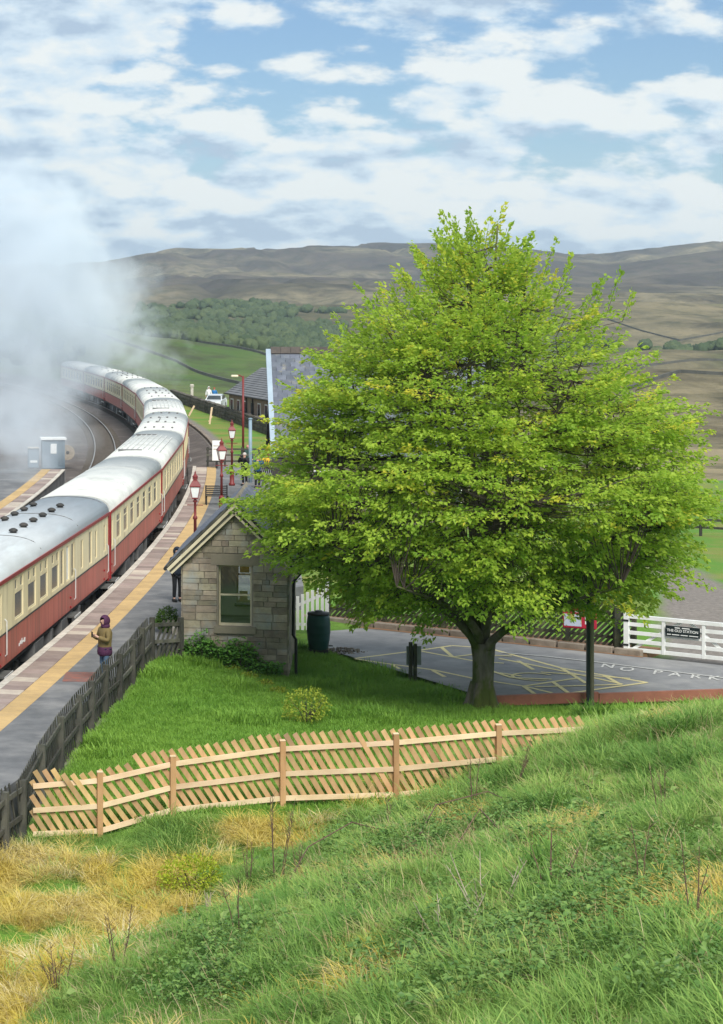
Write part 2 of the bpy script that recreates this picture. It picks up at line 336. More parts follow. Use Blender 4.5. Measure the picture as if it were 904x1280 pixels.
def path_mask(X, Y):
    pts = [(23.2, 64.5, 3.0), (24.4, 71, 2.2), (25.9, 78, 1.5), (27.3, 85, 1.05), (28.6, 92, .6)]
    best = np.zeros_like(X)
    for (x0, y0, w0), (x1, y1, w1) in zip(pts, pts[1:]):
        dx, dy = x1-x0, y1-y0; t = np.clip(((X-x0)*dx+(Y-y0)*dy)/(dx*dx+dy*dy), 0, 1)
        d = np.hypot(X-x0-t*dx, Y-y0-t*dy); ww = w0+(w1-w0)*t
        best = np.maximum(best, smst(1.15, 0.8, d/ww+0.3*fbm(X*0.9, Y*0.9, 3)))
    return best
cov = np.zeros(GX.shape+(4,)); cov[..., 3] = 1
cov[..., 0] = straw_mask(GX, GY)
cov[..., 1] = np.maximum(path_mask(GX, GY), smst(3.2, 2.6, GX-edgeX(GY)))
cov[..., 2] = smst(60, 90, GY)
gm = bpy.data.materials.new('grassy_ground'); gm.use_nodes = True
def ground_nodes(nt, far=False):
    N = nt.nodes; L = nt.links; p = N['Principled BSDF']; p.inputs['Roughness'].default_value = 0.95; p.inputs['Specular IOR Level'].default_value = 0.1
    g = N.new('ShaderNodeNewGeometry'); at = N.new('ShaderNodeAttribute'); at.attribute_name = 'cover'; sp = N.new('ShaderNodeSeparateColor'); L.new(at.outputs['Color'], sp.inputs[0])
    def noise(s, d=6):
        n = N.new('ShaderNodeTexNoise'); n.inputs['Scale'].default_value = s; n.inputs['Detail'].default_value = d; n.inputs['Roughness'].default_value = 0.62; L.new(g.outputs['Position'], n.inputs['Vector']); return n.outputs['Fac']
    def rg(x, a, b):
        r = N.new('ShaderNodeMapRange'); r.inputs[1].default_value = a; r.inputs[2].default_value = b; L.new(x, r.inputs[0]); return r.outputs[0]
    def mix(f, a, b):
        x = N.new('ShaderNodeMix'); x.data_type = 'RGBA'; L.new(f, x.inputs[0])
        for s_, v in (('A', a), ('B', b)):
            if isinstance(v, tuple): x.inputs[s_].default_value = (*v, 1)
            else: L.new(v, x.inputs[s_])
        return x.outputs['Result']
    grass = mix(rg(noise(1.3), 0.35, 0.65), (0.10, 0.21, 0.03), (0.14, 0.27, 0.04))
    grass = mix(rg(noise(7), 0.45, 0.75), grass, (0.06, 0.10, 0.02))
    fargrass = mix(rg(noise(0.25), 0.4, 0.62), (0.10, 0.22, 0.035), (0.21, 0.21, 0.06))
    grass = mix(sp.outputs[2], grass, fargrass)
    straw = mix(rg(noise(2.2), 0.38, 0.6), (0.52, 0.41, 0.18), (0.46, 0.35, 0.04))
    straw = mix(rg(noise(9), 0.5, 0.72), straw, (0.14, 0.12, 0.045))
    c = mix(sp.outputs[0], grass, straw)
    c = mix(sp.outputs[1], c, mix(rg(noise(6), 0.35, 0.65), (0.24, 0.215, 0.195), (0.16, 0.145, 0.13)))
    L.new(c, p.inputs['Base Color'])
    b = N.new('ShaderNodeBump'); b.inputs['Strength'].default_value = 0.7; b.inputs['Distance'].default_value = 0.06; L.new(noise(11), b.inputs['Height']); L.new(b.outputs[0], p.inputs['Normal'])
ground_nodes(gm.node_tree)
tag(ob('ground', grid_mesh('ground', GX, GY, GZ, gm, cov)), kind='structure')
# ------------------------------------------------------------------ far valley and moor
def hz(X, Y):
    u = X/np.maximum(Y, 1)*F                    # bearing expressed as the tangent scale
    prof = np.array([(230,-14),(300,-15),(450,-16.5),(650,-16.5),(1000,-13),(1500,-2),(2000,16),(2600,42),(3200,78),(3600,96),(3900,100),(6500,92)], float)
    z = np.interp(Y, prof[:, 0], prof[:, 1])
    rise = smst(1400, 3400, Y)
    crest = np.interp(u, [-600, 0, 140, 220, 560, 760, 830, 904, 1400], [-40, -24, -14, 3, 2, -10, 0, 12, 40])
    z = z+crest*rise
    z = z+fbm(X/420, Y/420, 5)*44*smst(450, 1500, Y)+fbm(X/130, Y/150, 4)*14*smst(350, 900, Y)*(1-0.4*rise)+fbm(X/60, Y/90, 3)*4*smst(500, 1000, Y)
    z = z+np.interp(u, [-200, 60, 250, 480], [26, 20, 9, 0])*smst(420, 900, Y)*smst(1900, 1300, Y)
    rs = smst(520, 850, u)*smst(300, 600, Y)*smst(2200, 1200, Y)     # rolling spurs on the right
    z = z+rs*(np.sin(Y/75.0+X/160.0+3*fbm(X/300, Y/300, 3))*8.0)
    gul = np.abs(fbm(X/170+5, Y/420+2, 4))                                 # gullies on the far face
    z = z-smst(0.09, 0.0, gul)*11*smst(1500, 2300, Y)
    return z
hu = np.linspace(-0.22, 0.62, 300); hy = np.exp(np.linspace(math.log(232), math.log(6500), 300))
HU, HY = np.meshgrid(hu, hy); HX = HU*HY; HZ = hz(HX, HY)
hc = np.zeros(HX.shape+(4,)); hc[..., 3] = 1
Up = HU*F
pn = fbm(HX/260, HY/260, 4); pn2 = fbm(HX/90+4, HY/90, 3)
past = smst(1500, 1000, HY+pn*900)*smst(560, 380, Up+pn*200)+smst(0.04, 0.16, pn2+pn*0.6)*smst(1500, 1000, HY)*0.9
hc[..., 0] = np.clip(past, 0, 1)                                   # pasture
hc[..., 1] = np.clip(smst(0.02, 0.18, fbm(HX/330+8, HY/200, 5))*0.8+smst(600, 860, Up)*smst(2300, 1500, HY)*0.6, 0, 1)  # pale grass
hc[..., 2] = np.clip(smst(1500, 2400, HY)*0.9, 0, 1)       # heather
hm = bpy.data.materials.new('moorland'); hm.use_nodes = True
def hill_nodes(nt):
    N = nt.nodes; L = nt.links; p = N['Principled BSDF']; p.inputs['Roughness'].default_value = 1; p.inputs['Specular IOR Level'].default_value = 0.0
    g = N.new('ShaderNodeNewGeometry'); at = N.new('ShaderNodeAttribute'); at.attribute_name = 'cover'; sp = N.new('ShaderNodeSeparateColor'); L.new(at.outputs['Color'], sp.inputs[0])
    def noise(s, d=7, st=(1, 1, 1)):
        mp = N.new('ShaderNodeMapping'); mp.inputs['Scale'].default_value = st; L.new(g.outputs['Position'], mp.inputs[0])
        n = N.new('ShaderNodeTexNoise'); n.inputs['Scale'].default_value = s; n.inputs['Detail'].default_value = d; n.inputs['Roughness'].default_value = 0.65; L.new(mp.outputs[0], n.inputs['Vector']); return n.outputs['Fac']
    def rg(x, a, b):
        r = N.new('ShaderNodeMapRange'); r.inputs[1].default_value = a; r.inputs[2].default_value = b; L.new(x, r.inputs[0]); return r.outputs[0]
    def mix(f, a, b):
        x = N.new('ShaderNodeMix'); x.data_type = 'RGBA'; L.new(f, x.inputs[0])
        for s_, v in (('A', a), ('B', b)):
            if isinstance(v, tuple): x.inputs[s_].default_value = (*v, 1)
            else: L.new(v, x.inputs[s_])
        return x.outputs['Result']
    moor = mix(rg(noise(0.012), 0.35, 0.65), (0.095, 0.092, 0.052), (0.14, 0.12, 0.075))
    heath = mix(rg(noise(0.009, st=(1, 0.4, 1)), 0.40, 0.60), (0.062, 0.050, 0.052), (0.125, 0.102, 0.08))
    c = mix(sp.outputs[2], moor, heath)
    c = mix(sp.outputs[1], c, mix(rg(noise(0.03), 0.4, 0.6), (0.26, 0.22, 0.14), (0.17, 0.15, 0.10)))
    c = mix(sp.outputs[0], c, mix(rg(noise(0.02), 0.38, 0.62), (0.075, 0.125, 0.038), (0.125, 0.150, 0.06)))
    c = mix(rg(noise(0.05, 6), 0.46, 0.72), c, (0.06, 0.062, 0.042))
    c = mix(rg(noise(0.02, 8, (1, 0.35, 1)), 0.50, 0.70), c, (0.042, 0.038, 0.032))
    L.new(c, p.inputs['Base Color'])
    bp = N.new('ShaderNodeBump'); bp.inputs['Strength'].default_value = 0.8; bp.inputs['Distance'].default_value = 6.0; L.new(noise(0.03, 6), bp.inputs['Height']); L.new(bp.outputs[0], p.inputs['Normal'])
hill_nodes(hm.node_tree)
tag(ob('hillside', grid_mesh('hillside', HX, HY, HZ, hm, hc)), kind='structure')
def hz1(x, y): return float(hz(np.array([float(x)]), np.array([float(y)]))[0])
# woods on the valley side: single trees too far to count
def far_wood(name, spots, hgt, conifer, ca, cb, label):
    bm = bmesh.new()
    if conifer: bmesh.ops.create_cone(bm, segments=6, radius1=0.42, radius2=0.02, depth=1.0, cap_ends=True); bmesh.ops.translate(bm, vec=(0, 0, 0.5), verts=bm.verts)
    else:
        bmesh.ops.create_icosphere(bm, subdivisions=3, radius=0.55)
        bmesh.ops.translate(bm, vec=(0, 0, 0.5), verts=bm.verts)
    bv = np.array([v.co[:] for v in bm.verts]); bf = np.array([[v.index for v in f.verts][:3] for f in bm.faces if len(f.verts) == 3]); bm.free()
    n = len(spots); V = np.repeat(bv[None], n, 0)
    V = V*(1+(rng.random((n, len(bv), 1))-0.5)*(0.25 if conifer else 0.42))
    h = hgt*(0.6+0.8*rng.random(n)); V = V*h[:, None, None]; V[..., :2] *= (0.9+0.5*rng.random((n, 1, 1)))
    V += np.stack([spots[:, 0], spots[:, 1], hz(spots[:, 0], spots[:, 1])-0.06*h], -1)[:, None, :]
    Fc = (bf[None]+np.arange(n)[:, None, None]*len(bv)).reshape(-1, 3)
    me = bpy.data.meshes.new(name); me.vertices.add(n*len(bv)); me.vertices.foreach_set('co', V.ravel()); me.loops.add(Fc.size); me.loops.foreach_set('vertex_index', Fc.ravel())
    me.polygons.add(len(Fc)); me.polygons.foreach_set('loop_start', np.arange(len(Fc))*3); me.update(calc_edges=True)
    a = me.attributes.new('tint', 'FLOAT', 'POINT'); a.data.foreach_set('value', np.repeat(rng.random(n), len(bv)).astype(np.float32))
    me.materials.append(leaf_mat(name, ca, cb, trans=0.1, rough=0.9))
    return tag(ob(name, me), label, 'woodland', kind='stuff')
def spots_in(n, u0, u1, y0, y1, thr, sc_=170, off=0):
    u = rng.uniform(u0, u1, n*4); Y = np.exp(rng.uniform(math.log(y0), math.log(y1), n*4)); X = u/F*Y
    k = fbm(X/sc_+off, Y/sc_/1.5, 3) > thr; return np.stack([X[k], Y[k]], -1)[:n]
wd = np.concatenate([spots_in(1700, 170, 430, 1000, 1500, 0.06, 90), spots_in(160, 60, 330, 700, 1000, 0.17, 70), spots_in(140, 700, 940, 900, 1150, 0.1, 60, 5), spots_in(90, 0, 460, 520, 760, 0.2, 50, 3)])
far_wood('distant_woodland', wd, 4.0, False, (0.045, 0.072, 0.034), (0.085, 0.115, 0.05), 'pale green woodland on the valley side beyond the train')
cf = np.concatenate([spots_in(260, 296, 345, 1500, 1600, -0.5), spots_in(420, 395, 480, 2050, 2400, -0.06, 120, 2), spots_in(420, 690, 830, 2150, 2400, -0.05, 150, 6), spots_in(300, 850, 960, 2000, 2150, -0.1, 150, 6)])
far_wood('conifer_plantation', cf, 9.0, True, (0.016, 0.032, 0.022), (0.026, 0.045, 0.026), 'dark blue-green conifer plantations on the far moor')
# dry stone field walls across the valley
M['fieldwall'] = pmat('field_wall', (0.10, 0.098, 0.085), (0.065, 0.065, 0.055), 0.3, 1.0)
def field_wall(pts, label):
    mb = MB(); q = []
    for (x0, y0), (x1, y1) in zip(pts, pts[1:]):
        for t in np.linspace(0, 1, 14, endpoint=False): q.append((x0+(x1-x0)*t, y0+(y1-y0)*t))
    q.append(pts[-1]); prev = None
    for x, y in q:
        z = hz1(x, y)
        if prev:
            px, py, pz = prev; dx, dy = x-px, y-py; l = math.hypot(dx, dy) or 1; nx, ny = -dy/l*0.45, dx/l*0.45
            mb.add([(px-nx,py-ny,pz-1.5),(px+nx,py+ny,pz-1.5),(px+nx*.6,py+ny*.6,pz+.85),(px-nx*.6,py-ny*.6,pz+.85),(x-nx,y-ny,z-1.5),(x+nx,y+ny,z-1.5),(x+nx*.6,y+ny*.6,z+.85),(x-nx*.6,y-ny*.6,z+.85)], [(0,1,2,3),(4,7,6,5),(0,4,5,1),(1,5,6,2),(2,6,7,3),(3,7,4,0)])
        prev = (x, y, z)
    tag(mb.build('field_wall', M['fieldwall']), label, 'stone wall', 'field walls across the valley')
def uy(u, y): return (u/F*y, y)
for pts, lb in [([uy(120,900),uy(250,820),uy(400,700)], 'long dry stone wall running down the green valley side'),
    ([uy(90,760),uy(220,690),uy(330,600)], 'dry stone wall on the lowest pasture behind the train'),
    ([uy(240,985),uy(330,900),uy(470,860)], 'dry stone wall below the valley woodland'),
    ([uy(640,880),uy(790,830),uy(960,850)], 'dry stone wall below the green field right of the tree'),
    ([uy(780,520),uy(850,560),uy(990,540)], 'dry stone wall on the nearest tan slope at right'),
    ([uy(760,1230),uy(850,1160),uy(980,1180)], 'dry stone wall above the green field right of the tree')]: field_wall(pts, lb)
# ------------------------------------------------------------------ railway: ballast, tracks, platforms
def strip(name, r0, r1, y0, y1, z0, z1, step, mat):   # flat ring sector between radii
    mb = MB(); ys = np.arange(y0, y1+1e-6, step)
    for a, b in zip(ys, ys[1:]):
        p = [onc(r0, a), onc(r1, a), onc(r1, b), onc(r0, b)]
        mb.add([(v.x, v.y, z) for v, z in zip(p, (z0, z1, z1, z0))], [(0, 1, 2, 3)])
    return mb.mesh(name, mat, True)
tag(ob('track_bed', strip('track_bed', R0-40, R0-0.05, 15, 330, -1.12, -1.12, 3, M['ballast'])), kind='structure')
tag(ob('track_verge', strip('track_verge', R0-0.3, R0+1.7, 128.4, 330, -1.0, -0.58, 3, M['ballast'])), kind='structure')
for nm, rt in (('near_track', RT1), ('far_track', RT2)):
    root = tag(ob(nm, None), kind='structure')
    for s in (-0.7525, 0.7525):
        mb = MB(); ys = np.arange(20, 330, 2.0)
        for a, b in zip(ys, ys[1:]):
            for (dr0, dr1, z0, z1, mi) in ((-0.075, 0.075, -1.06, -1.03, 1), (-0.01, 0.01, -1.03, -0.94, 1), (-0.035, 0.035, -0.94, RAIL, 0)):
                q = [onc(rt+s+dr0, a), onc(rt+s+dr1, a), onc(rt+s+dr1, b), onc(rt+s+dr0, b)]
                mb.add([(v.x, v.y, z) for z in (z0, z1) for v in q], [(4,5,6,7),(0,1,5,4),(1,2,6,5),(2,3,7,6),(3,0,4,7)], mi)
        mb.build('rail', [M['rail'], M['railweb']], root)
    mb = MB()
    for k, y in enumerate(np.arange(25, 325, 0.68)):
        c = onc(rt, y); th = math.asin((y-CY)/rt); mb.box((c.x, c.y, -1.115), (2.6, 0.25, 0.13), Matrix.Rotation(th, 3, 'Z'))
    tag(mb.build('sleepers', M['sleeper'], root), kind='stuff')
# near platform
plat = tag(ob('platform', None), kind='structure')
mb = MB(); ys = list(np.arange(26, 128.5, 1.5))+[128.5]
def platR(Y):                                   # right boundary of the asphalt
    if Y <= 61.2: return float(fenceX(Y))-0.17
    if Y <= 70.0: return 4.95+(Y-61.2)*0.19
    if Y <= 74.0: return 6.6+(Y-70)*1.0
    return 10.6+(Y-74)*0.115
for a, b in zip(ys, ys[1:]):
    ea, eb = onc(R0+1.40, a).x, onc(R0+1.40, b).x
    mb.add([(ea, a, 0), (platR(a), a, 0), (platR(b), b, 0), (eb, b, 0)], [(0, 1, 2, 3)])
    mb.add([(platR(a), a, 0), (platR(b), b, 0), (platR(b), b, -1.6), (platR(a), a, -1.6)], [(0, 1, 2, 3)])
mb.add([(onc(R0, 128.5).x, 128.5, -.05), (platR(128.5), 128.5, 0), (platR(128.5), 128.5, -1.6), (onc(R0, 128.5).x, 128.5, -1.6)], [(0, 1, 2, 3)])
mb.build('asphalt_surface', M['plat_asphalt'], plat)
mb = MB()
for a, b in zip(ys, ys[1:]):
    p, q = onc(R0+0.06, a), onc(R0+0.06, b); mb.add([(p.x, a, -.04), (q.x, b, -.04), (q.x, b, -1.3), (p.x, a, -1.3)], [(0, 1, 2, 3)])
mb.build('platform_face', M['brickwork'], plat)
_slabs = {}
def slab_mesh(wd, ln, key, mat):
    k = (round(wd, 3), round(ln, 3), key)
    if k not in _slabs: _slabs[k] = MB().cbox((0, 0, -0.03), (wd, ln, 0.06), 0.006).mesh('slab', mat)
    return _slabs[k]
def slabs(parent, name, rc, wd, y0, y1, ln, pick, zj=0.004, gap=0.012):
    y = y0
    while y < y1:
        c = onc(rc, y+ln/2); th = math.asin((c.y-CY)/rc); mat = pick()
        ob(name, slab_mesh(wd-gap, ln-gap, mat.name, mat), parent, (c.x, c.y, 0.006+random.uniform(0, zj)), (random.uniform(-.002, .002), random.uniform(-.003, .003), th))
        y += ln*math.cos(th)
def pick_slab(): return M['slab_pale'] if random.random() < 0.24 else M['slab']
slabs(plat, 'coping_stone', R0+0.10, 0.22, 33, 128, 0.92, lambda: M['coping'], gap=0.008)
slabs(plat, 'paving_slab', R0+0.53, 0.64, 33, 128, 0.62, pick_slab)
slabs(plat, 'tactile_slab', R0+1.13, 0.55, 33, 128, 0.62, lambda: M['yellow_slab'], gap=0.006)
# reddish patch repair on the asphalt
mb = MB(); c = G(98, 846, 0.005); mb.add([(c.x-.45, c.y-.7, .005), (c.x+.35, c.y-.75, .005), (c.x+.5, c.y+.7, .005), (c.x-.3, c.y+.75, .005)], [(0, 1, 2, 3)])
mb.build('patch_repair', pmat('red_patch', (0.26, 0.10, 0.075), (0.16, 0.10, 0.09), 3.0, 0.9), plat)
# far platform
plat2 = tag(ob('far_platform', None), kind='structure')
mb = MB(); ys2 = list(np.arange(60, 126.5, 1.5))+[126.5]
for a, b in zip(ys2, ys2[1:]):
    p0, p1, q0, q1 = onc(RP2-4.2, a), onc(RP2-1.35, a), onc(RP2-4.2, b), onc(RP2-1.35, b)
    mb.add([(p0.x, a, 0), (p1.x, a, 0), (q1.x, b, 0), (q0.x, b, 0)], [(0, 1, 2, 3)])
    e0, e1 = onc(RP2-.06, a), onc(RP2-.06, b); mb.add([(e0.x, a, -.04), (e1.x, b, -.04), (e1.x, b, -1.3), (e0.x, a, -1.3)], [(0, 1, 2, 3)])
a = 126.5; mb.add([(onc(RP2-4.2, a).x, a, 0), (onc(RP2, a).x, a, -.04), (onc(RP2, a).x, a, -1.3), (onc(RP2-4.2, a).x, a, -1.3)], [(0, 1, 2, 3)])
mb.build('asphalt_surface', M['plat_asphalt'], plat2)
slabs(plat2, 'coping_stone', RP2-0.10, 0.22, 88, 126, 0.92, lambda: M['coping'], gap=0.008)
slabs(plat2, 'paving_slab', RP2-0.53, 0.64, 88, 126, 0.92, pick_slab)
slabs(plat2, 'tactile_slab', RP2-1.13, 0.55, 88, 126, 0.92, lambda: M['yellow_slab'], gap=0.006)
# concrete cable trough beside the line past the platform end
ct = thing('cable_trough', 'pale concrete cable trough curving from the platform end along the line', 'cable trough', (0, 0, 0))
tm = MB().cbox((0, 0, 0), (0.26, 0.95, 0.2), 0.015).mesh('trough_lid', M['kerb'])
y = 129.2
while y < 185:
    c = onc(R0+2.0-max(0, 140-y)*0.0, y); th = math.asin((c.y-CY)/R0); ob('trough_lid', tm, ct, (c.x, c.y, -0.50+random.uniform(-.02, .02)), (0, 0, th+random.uniform(-.02, .02))); y += 0.97
# ------------------------------------------------------------------ car park
ROAD = -1.0
cpk = tag(ob('car_park', None), kind='structure')
near_edge = [(9.2, 68.6), (10.55, 65.9), (11.2, 64.2), (12.2, 61.6), (13.1, 59.2), (13.9, 58.15), (16.5, 58.05), (20, 58.1), (26, 58.1), (33, 57.9)]
FARP = (lambda t: (11.05+(22.0-11.05)*t, 72.2+(63.4-72.2)*t))   # kerb line in front of the lattice fence
mb = MB(); fe = [(8.0, 73.4)]+[FARP(t) for t in (0, .2, .4, .6, .8, 1)]+[(27, 61.0+1.5), (33, 60)]
poly = near_edge+fe[::-1]
mb.add([(x, y, ROAD) for x, y in poly], [tuple(range(len(poly)))]); mb.build('asphalt_surface', M['asphalt'], cpk)
mk = MB(); mkw = MB()
def line(mbk, pts, wd, z=ROAD+0.005):
    for (x0, y0), (x1, y1) in zip(pts, pts[1:]):
        p, q = G(x0, y0, z), G(x1, y1, z); d = (q-p); d.z = 0; n = Vector((-d.y, d.x, 0)).normalized()*wd/2; mbk.add([p-n, p+n, q+n, q-n], [(0, 1, 2, 3)])
        z += 0.0004
z = ROAD+0.004
for k, l in enumerate([[(444,823),(527,812.5),(565,807)],[(565,807),(610,810),(702,835)],[(702,835),(809,853)],[(444,823.5),(480,829),(540,837),(592,848)],[(592,848),(655,857.6),(690,866)],[(552,809),(566,821)],[(527,814),(592,826),(630,829)],
     [(490,831),(500,836)],[(541,838),(556,846)],[(624,823),(700,838),(778,855)],[(648,826),(667,837)],[(702,835),(733,854)],[(755,844),(775,855)],[(655,857.6),(722,847.5)],[(655,858),(668,867)],[(691.6,852.5),(712,867)],[(712,866.5),(747,861.5),(809,853)],
     [(676,840),(788,848)],[(669,858.5),(778,855.5)],[(624,841),(652,845)],[(566,821),(592,818),(640,820)],[(604,835),(640,847),(690,849)]]):
    line(mk, l, 0.125, ROAD+0.0045+0.0005*k)
# painted wheelchair sign (ring)
rc = G(668, 846.5, 0).x; rp = G(668, 846.5, ROAD); ring = []
for k in range(18): a = PI*0.15+k/17*PI*1.45; ring.append(rp+Vector((math.cos(a)*0.62, math.sin(a)*0.62, 0.018)))
for p, q in zip(ring, ring[1:]):
    d = q-p; n = Vector((-d.y, d.x, 0)).normalized()*0.05; mk.add([p-n, p+n, q+n, q-n], [(0, 1, 2, 3)])
mk.build('yellow_marking', M['road_yellow'], cpk)
line(mkw, [(627,815.6),(680,820),(760,829),(830,838),(904,847),(980,857)], 0.09, ROAD+0.02)
mkw.build('edge_line', M['road_white'], cpk)
def text(name, body, mat, parent, loc, rot, size, scl=(1, 1, 1), ext=0.0, spacing=1.0, bold=0.0):
    cu = bpy.data.curves.new(name, 'FONT'); cu.body = body; cu.size = size; cu.extrude = ext; cu.align_x = 'CENTER'; cu.align_y = 'CENTER'; cu.space_character = spacing; cu.offset = bold
    o = bpy.data.objects.new(name, cu); COL.objects.link(o); dg = bpy.context.evaluated_depsgraph_get(); me = bpy.data.meshes.new_from_object(o.evaluated_get(dg)); bpy.data.objects.remove(o); bpy.data.curves.remove(cu)
    me.materials.clear(); me.materials.append(mat); return ob(name, me, parent, loc, rot, scl)
p0, p1 = G(758, 833.5, ROAD), G(897, 850, ROAD); ang = math.atan2(p1.y-p0.y, p1.x-p0.x); u = (p1-p0).normalized()
for ch, px, py in (('N', 760, 832.5), ('O', 784, 836.5), ('P', 822, 840.5), ('A', 844, 843), ('R', 870, 845.5), ('K', 893, 847.5), ('I', 908, 849), ('N', 923, 851), ('G', 946, 854)):
    c = G(px, py, ROAD+0.012); text('road_letter', ch, M['road_white'], cpk, c, (0, 0, ang*0.55), 0.56, (0.95, 1.8, 1), bold=0.008)
# kerb of stones with a strip of reddish soil in front of the lattice fence
kt = tag(ob('kerb', None), kind='structure')
km = MB().cbox((0, 0, 0), (0.86, 0.22, 0.30), 0.02).mesh('kerb_stone', M['kerb'])
A, B = Vector((*FARP(-0.06), 0)), Vector((*FARP(0.80), 0)); d = (B-A); n = int(d.length/0.88); ka = math.atan2(d.y, d.x)
for i in range(n): c = A+d*((i+.5)/n); ob('kerb_stone', km, kt, (c.x, c.y+0.12, ROAD+0.04+random.uniform(-.01, .01)), (0, 0, ka+random.uniform(-.015, .015)))
mb = MB(); nn = Vector((-d.y, d.x, 0)).normalized()
q = [A+nn*.2, B+nn*.2, B+nn*1.3, A+nn*1.3]; mb.add([(v.x, v.y, ROAD+.12) for v in q]+[(v.x, v.y, ROAD-.2) for v in q], [(0,1,2,3),(0,1,5,4),(1,2,6,5),(2,3,7,6),(3,0,4,7)]); mb.build('soil_strip', M['kerb_dirt'], kt)
# red soil in the gutter
mb = MB(); q = [A-nn*.02, B-nn*.02, B-nn*.16, A-nn*.34]; mb.add([(v.x, v.y, ROAD+.007+.001*i) for i, v in enumerate(q)], [(0, 1, 2, 3)]); mb.build('gutter_dirt', M['kerb_dirt'], kt)
# gravel heap corner by the barrel
# ------------------------------------------------------------------ fences
_bx = {}
def unitbox(mat, ch=0.0):
    k = mat.name
    if k not in _bx: _bx[k] = MB().box((0, 0, 0), (1, 1, 1)).mesh('timber', mat)
    return _bx[k]
def timber(name, a, b, wd, th, mat, parent, nrm):      # a bar from a to b; th along nrm
    a, b = Vector(a), Vector(b); d = b-a; x = d.normalized(); n = Vector(nrm); n = (n-x*n.dot(x)).normalized(); y = x.cross(n)
    m = Matrix((x*d.length, y*wd, n*th)).transposed().to_4x4(); m.translation = (a+b)/2
    o = ob(name, unitbox(mat), parent); o.matrix_local = m; return o
def slat_fence(root, P, hts, rails, slat, spacing, lean, mats, side=-1, post=(0.10, 0.10), ends=True, slat_top=0.1, slat_bot=0.0, post_skip=(), cut_last=None, jit=0.0):
    """P: post feet (world), hts: post heights, rails: fractions of height; lean: run of a slat over its height (+: top further along)"""
    msl, mrl, mpo = mats
    for i, p in enumerate(P):
        if i in post_skip: continue
        q = P[min(i+1, len(P)-1)] if i < len(P)-1 else P[i]; r = P[i-1] if i else P[i]
        t = (Vector(q)-Vector(r)); t.z = 0; t.normalize(); nrm = Vector((t.y, -t.x, 0))*(-side)
        timber('post', Vector(p)-Vector((0, 0, .35)), Vector(p)+Vector((0, 0, hts[i]+0.0)), post[0], post[1], mpo, root, nrm)
    tot = 0
    for i in range(len(P)-1):
        a, b = Vector(P[i]), Vector(P[i+1]); t = b-a; th = Vector((t.x, t.y, 0)).normalized(); nrm = Vector((th.y, -th.x, 0))*(-side)
        for k, fr in enumerate(rails):
            ra = a+Vector((0, 0, hts[i]*fr)); rb = b+Vector((0, 0, hts[i+1]*fr)); dd = (rb-ra).normalized()
            if cut_last is not None and i == len(P)-2 and k not in cut_last: continue
            timber('rail', ra+dd*post[0]*.5, rb-dd*post[0]*.5, 0.10, 0.045, mrl, root, nrm)
        L = Vector((t.x, t.y)).length; s = -tot % spacing; off = nrm*(-0.048)
        while s < L:
            f0 = s/L; z0 = a.z+t.z*f0; h = hts[i]+(hts[i+1]-hts[i])*f0
            s1 = s+lean; zb = z0+slat_bot; zt_f = min(max(s1/L, -.3), 1.3); zt = a.z+t.z*zt_f+h+slat_top
            pa = Vector((a.x, a.y, 0))+th*s+Vector((0, 0, zb)); pb = Vector((a.x, a.y, 0))+th*s1+Vector((0, 0, zt))
            first, last = (i == 0), (i == len(P)-2)
            def clip(pa, pb, lo, hi):
                sa, sb = (pa-a).dot(th), (pb-a).dot(th)
                if abs(sb-sa) < 1e-6: return pa, pb
                t0 = 0; t1 = 1
                for lim, ge in ((lo, True), (hi, False)):
                    if lim is None: continue
                    tt = (lim-sa)/(sb-sa); inc = sb > sa
                    if ge == inc: t0 = max(t0, tt)
                    else: t1 = min(t1, tt)
                if t1-t0 < .08: return None, None
                return pa+(pb-pa)*t0, pa+(pb-pa)*t1
            pa, pb = clip(pa, pb, 0.02 if (first and ends) else None, L-.02 if (last and ends) else None)
            if pa is not None: timber('slat', pa+off, pb+off+th*random.uniform(-jit, jit), slat[0], slat[1], msl, root, nrm)
            s += spacing
        tot += L
# new pale fence across the foreground
nf = thing('timber_fence', 'new pale orange timber fence of slanting slats and three rails across the lawn', 'fence')
NP = [(0.62, 43.45, -1.12), (2.05, 43.5, -1.07), (3.57, 43.8, -.70), (5.89, 44.2, -.56), (8.31, 44.5, -.56), (10.58, 45.0, -.45), (13.3, 45.4, -.36)]
NH = [1.24, 1.31, 1.20, 1.30, 1.38, 1.36, 1.32]
slat_fence(nf, NP, NH, (0.08, 0.47, 0.87), (0.104, 0.022), 0.190, -0.86, (M['newwood'], M['newrail'], M['newpost']), side=-1, post=(0.115, 0.115), slat_top=0.10, slat_bot=0.02, post_skip=(0, 6), ends=True, jit=0.008)
for i in (1, 2, 3, 4, 5):
    p = NP[i]; MB().cbox((p[0], p[1], p[2]+NH[i]+.012), (0.125, 0.125, .03), .008).build('post_cap', M['newrail'], nf)
# old dark fence along the back of the platform
DF = DFP[1:]
df = thing('slat_fence', 'old blackened diagonal slat fence along the back of the platform', 'fence')
dP = [(x, y, gz1(x+.30, y)-.02) for x, y in DF]
slat_fence(df, dP, [1.28]*len(dP), (0.42, 0.86), (0.062, 0.02), 0.215, -0.55, (M['darkwood'],)*3, side=-1, post=(0.14, 0.14), slat_top=0.08, slat_bot=0.06, ends=True)
# short return between the platform fence and the shelter
rf = thing('return_fence', 'short dark two-rail fence between the platform fence and the stone shelter', 'fence')
rP = [(4.36, 60.75, -.40), (5.25, 61.55, -.45)]
slat_fence(rf, rP, [1.25, 1.2], (0.45, 0.84), (0.075, 0.022), 0.2, 0.55, (M['darkwood'],)*3, side=-1, post=(0.13, 0.13), slat_top=-0.1, slat_bot=0.05, post_skip=(0,), ends=True)
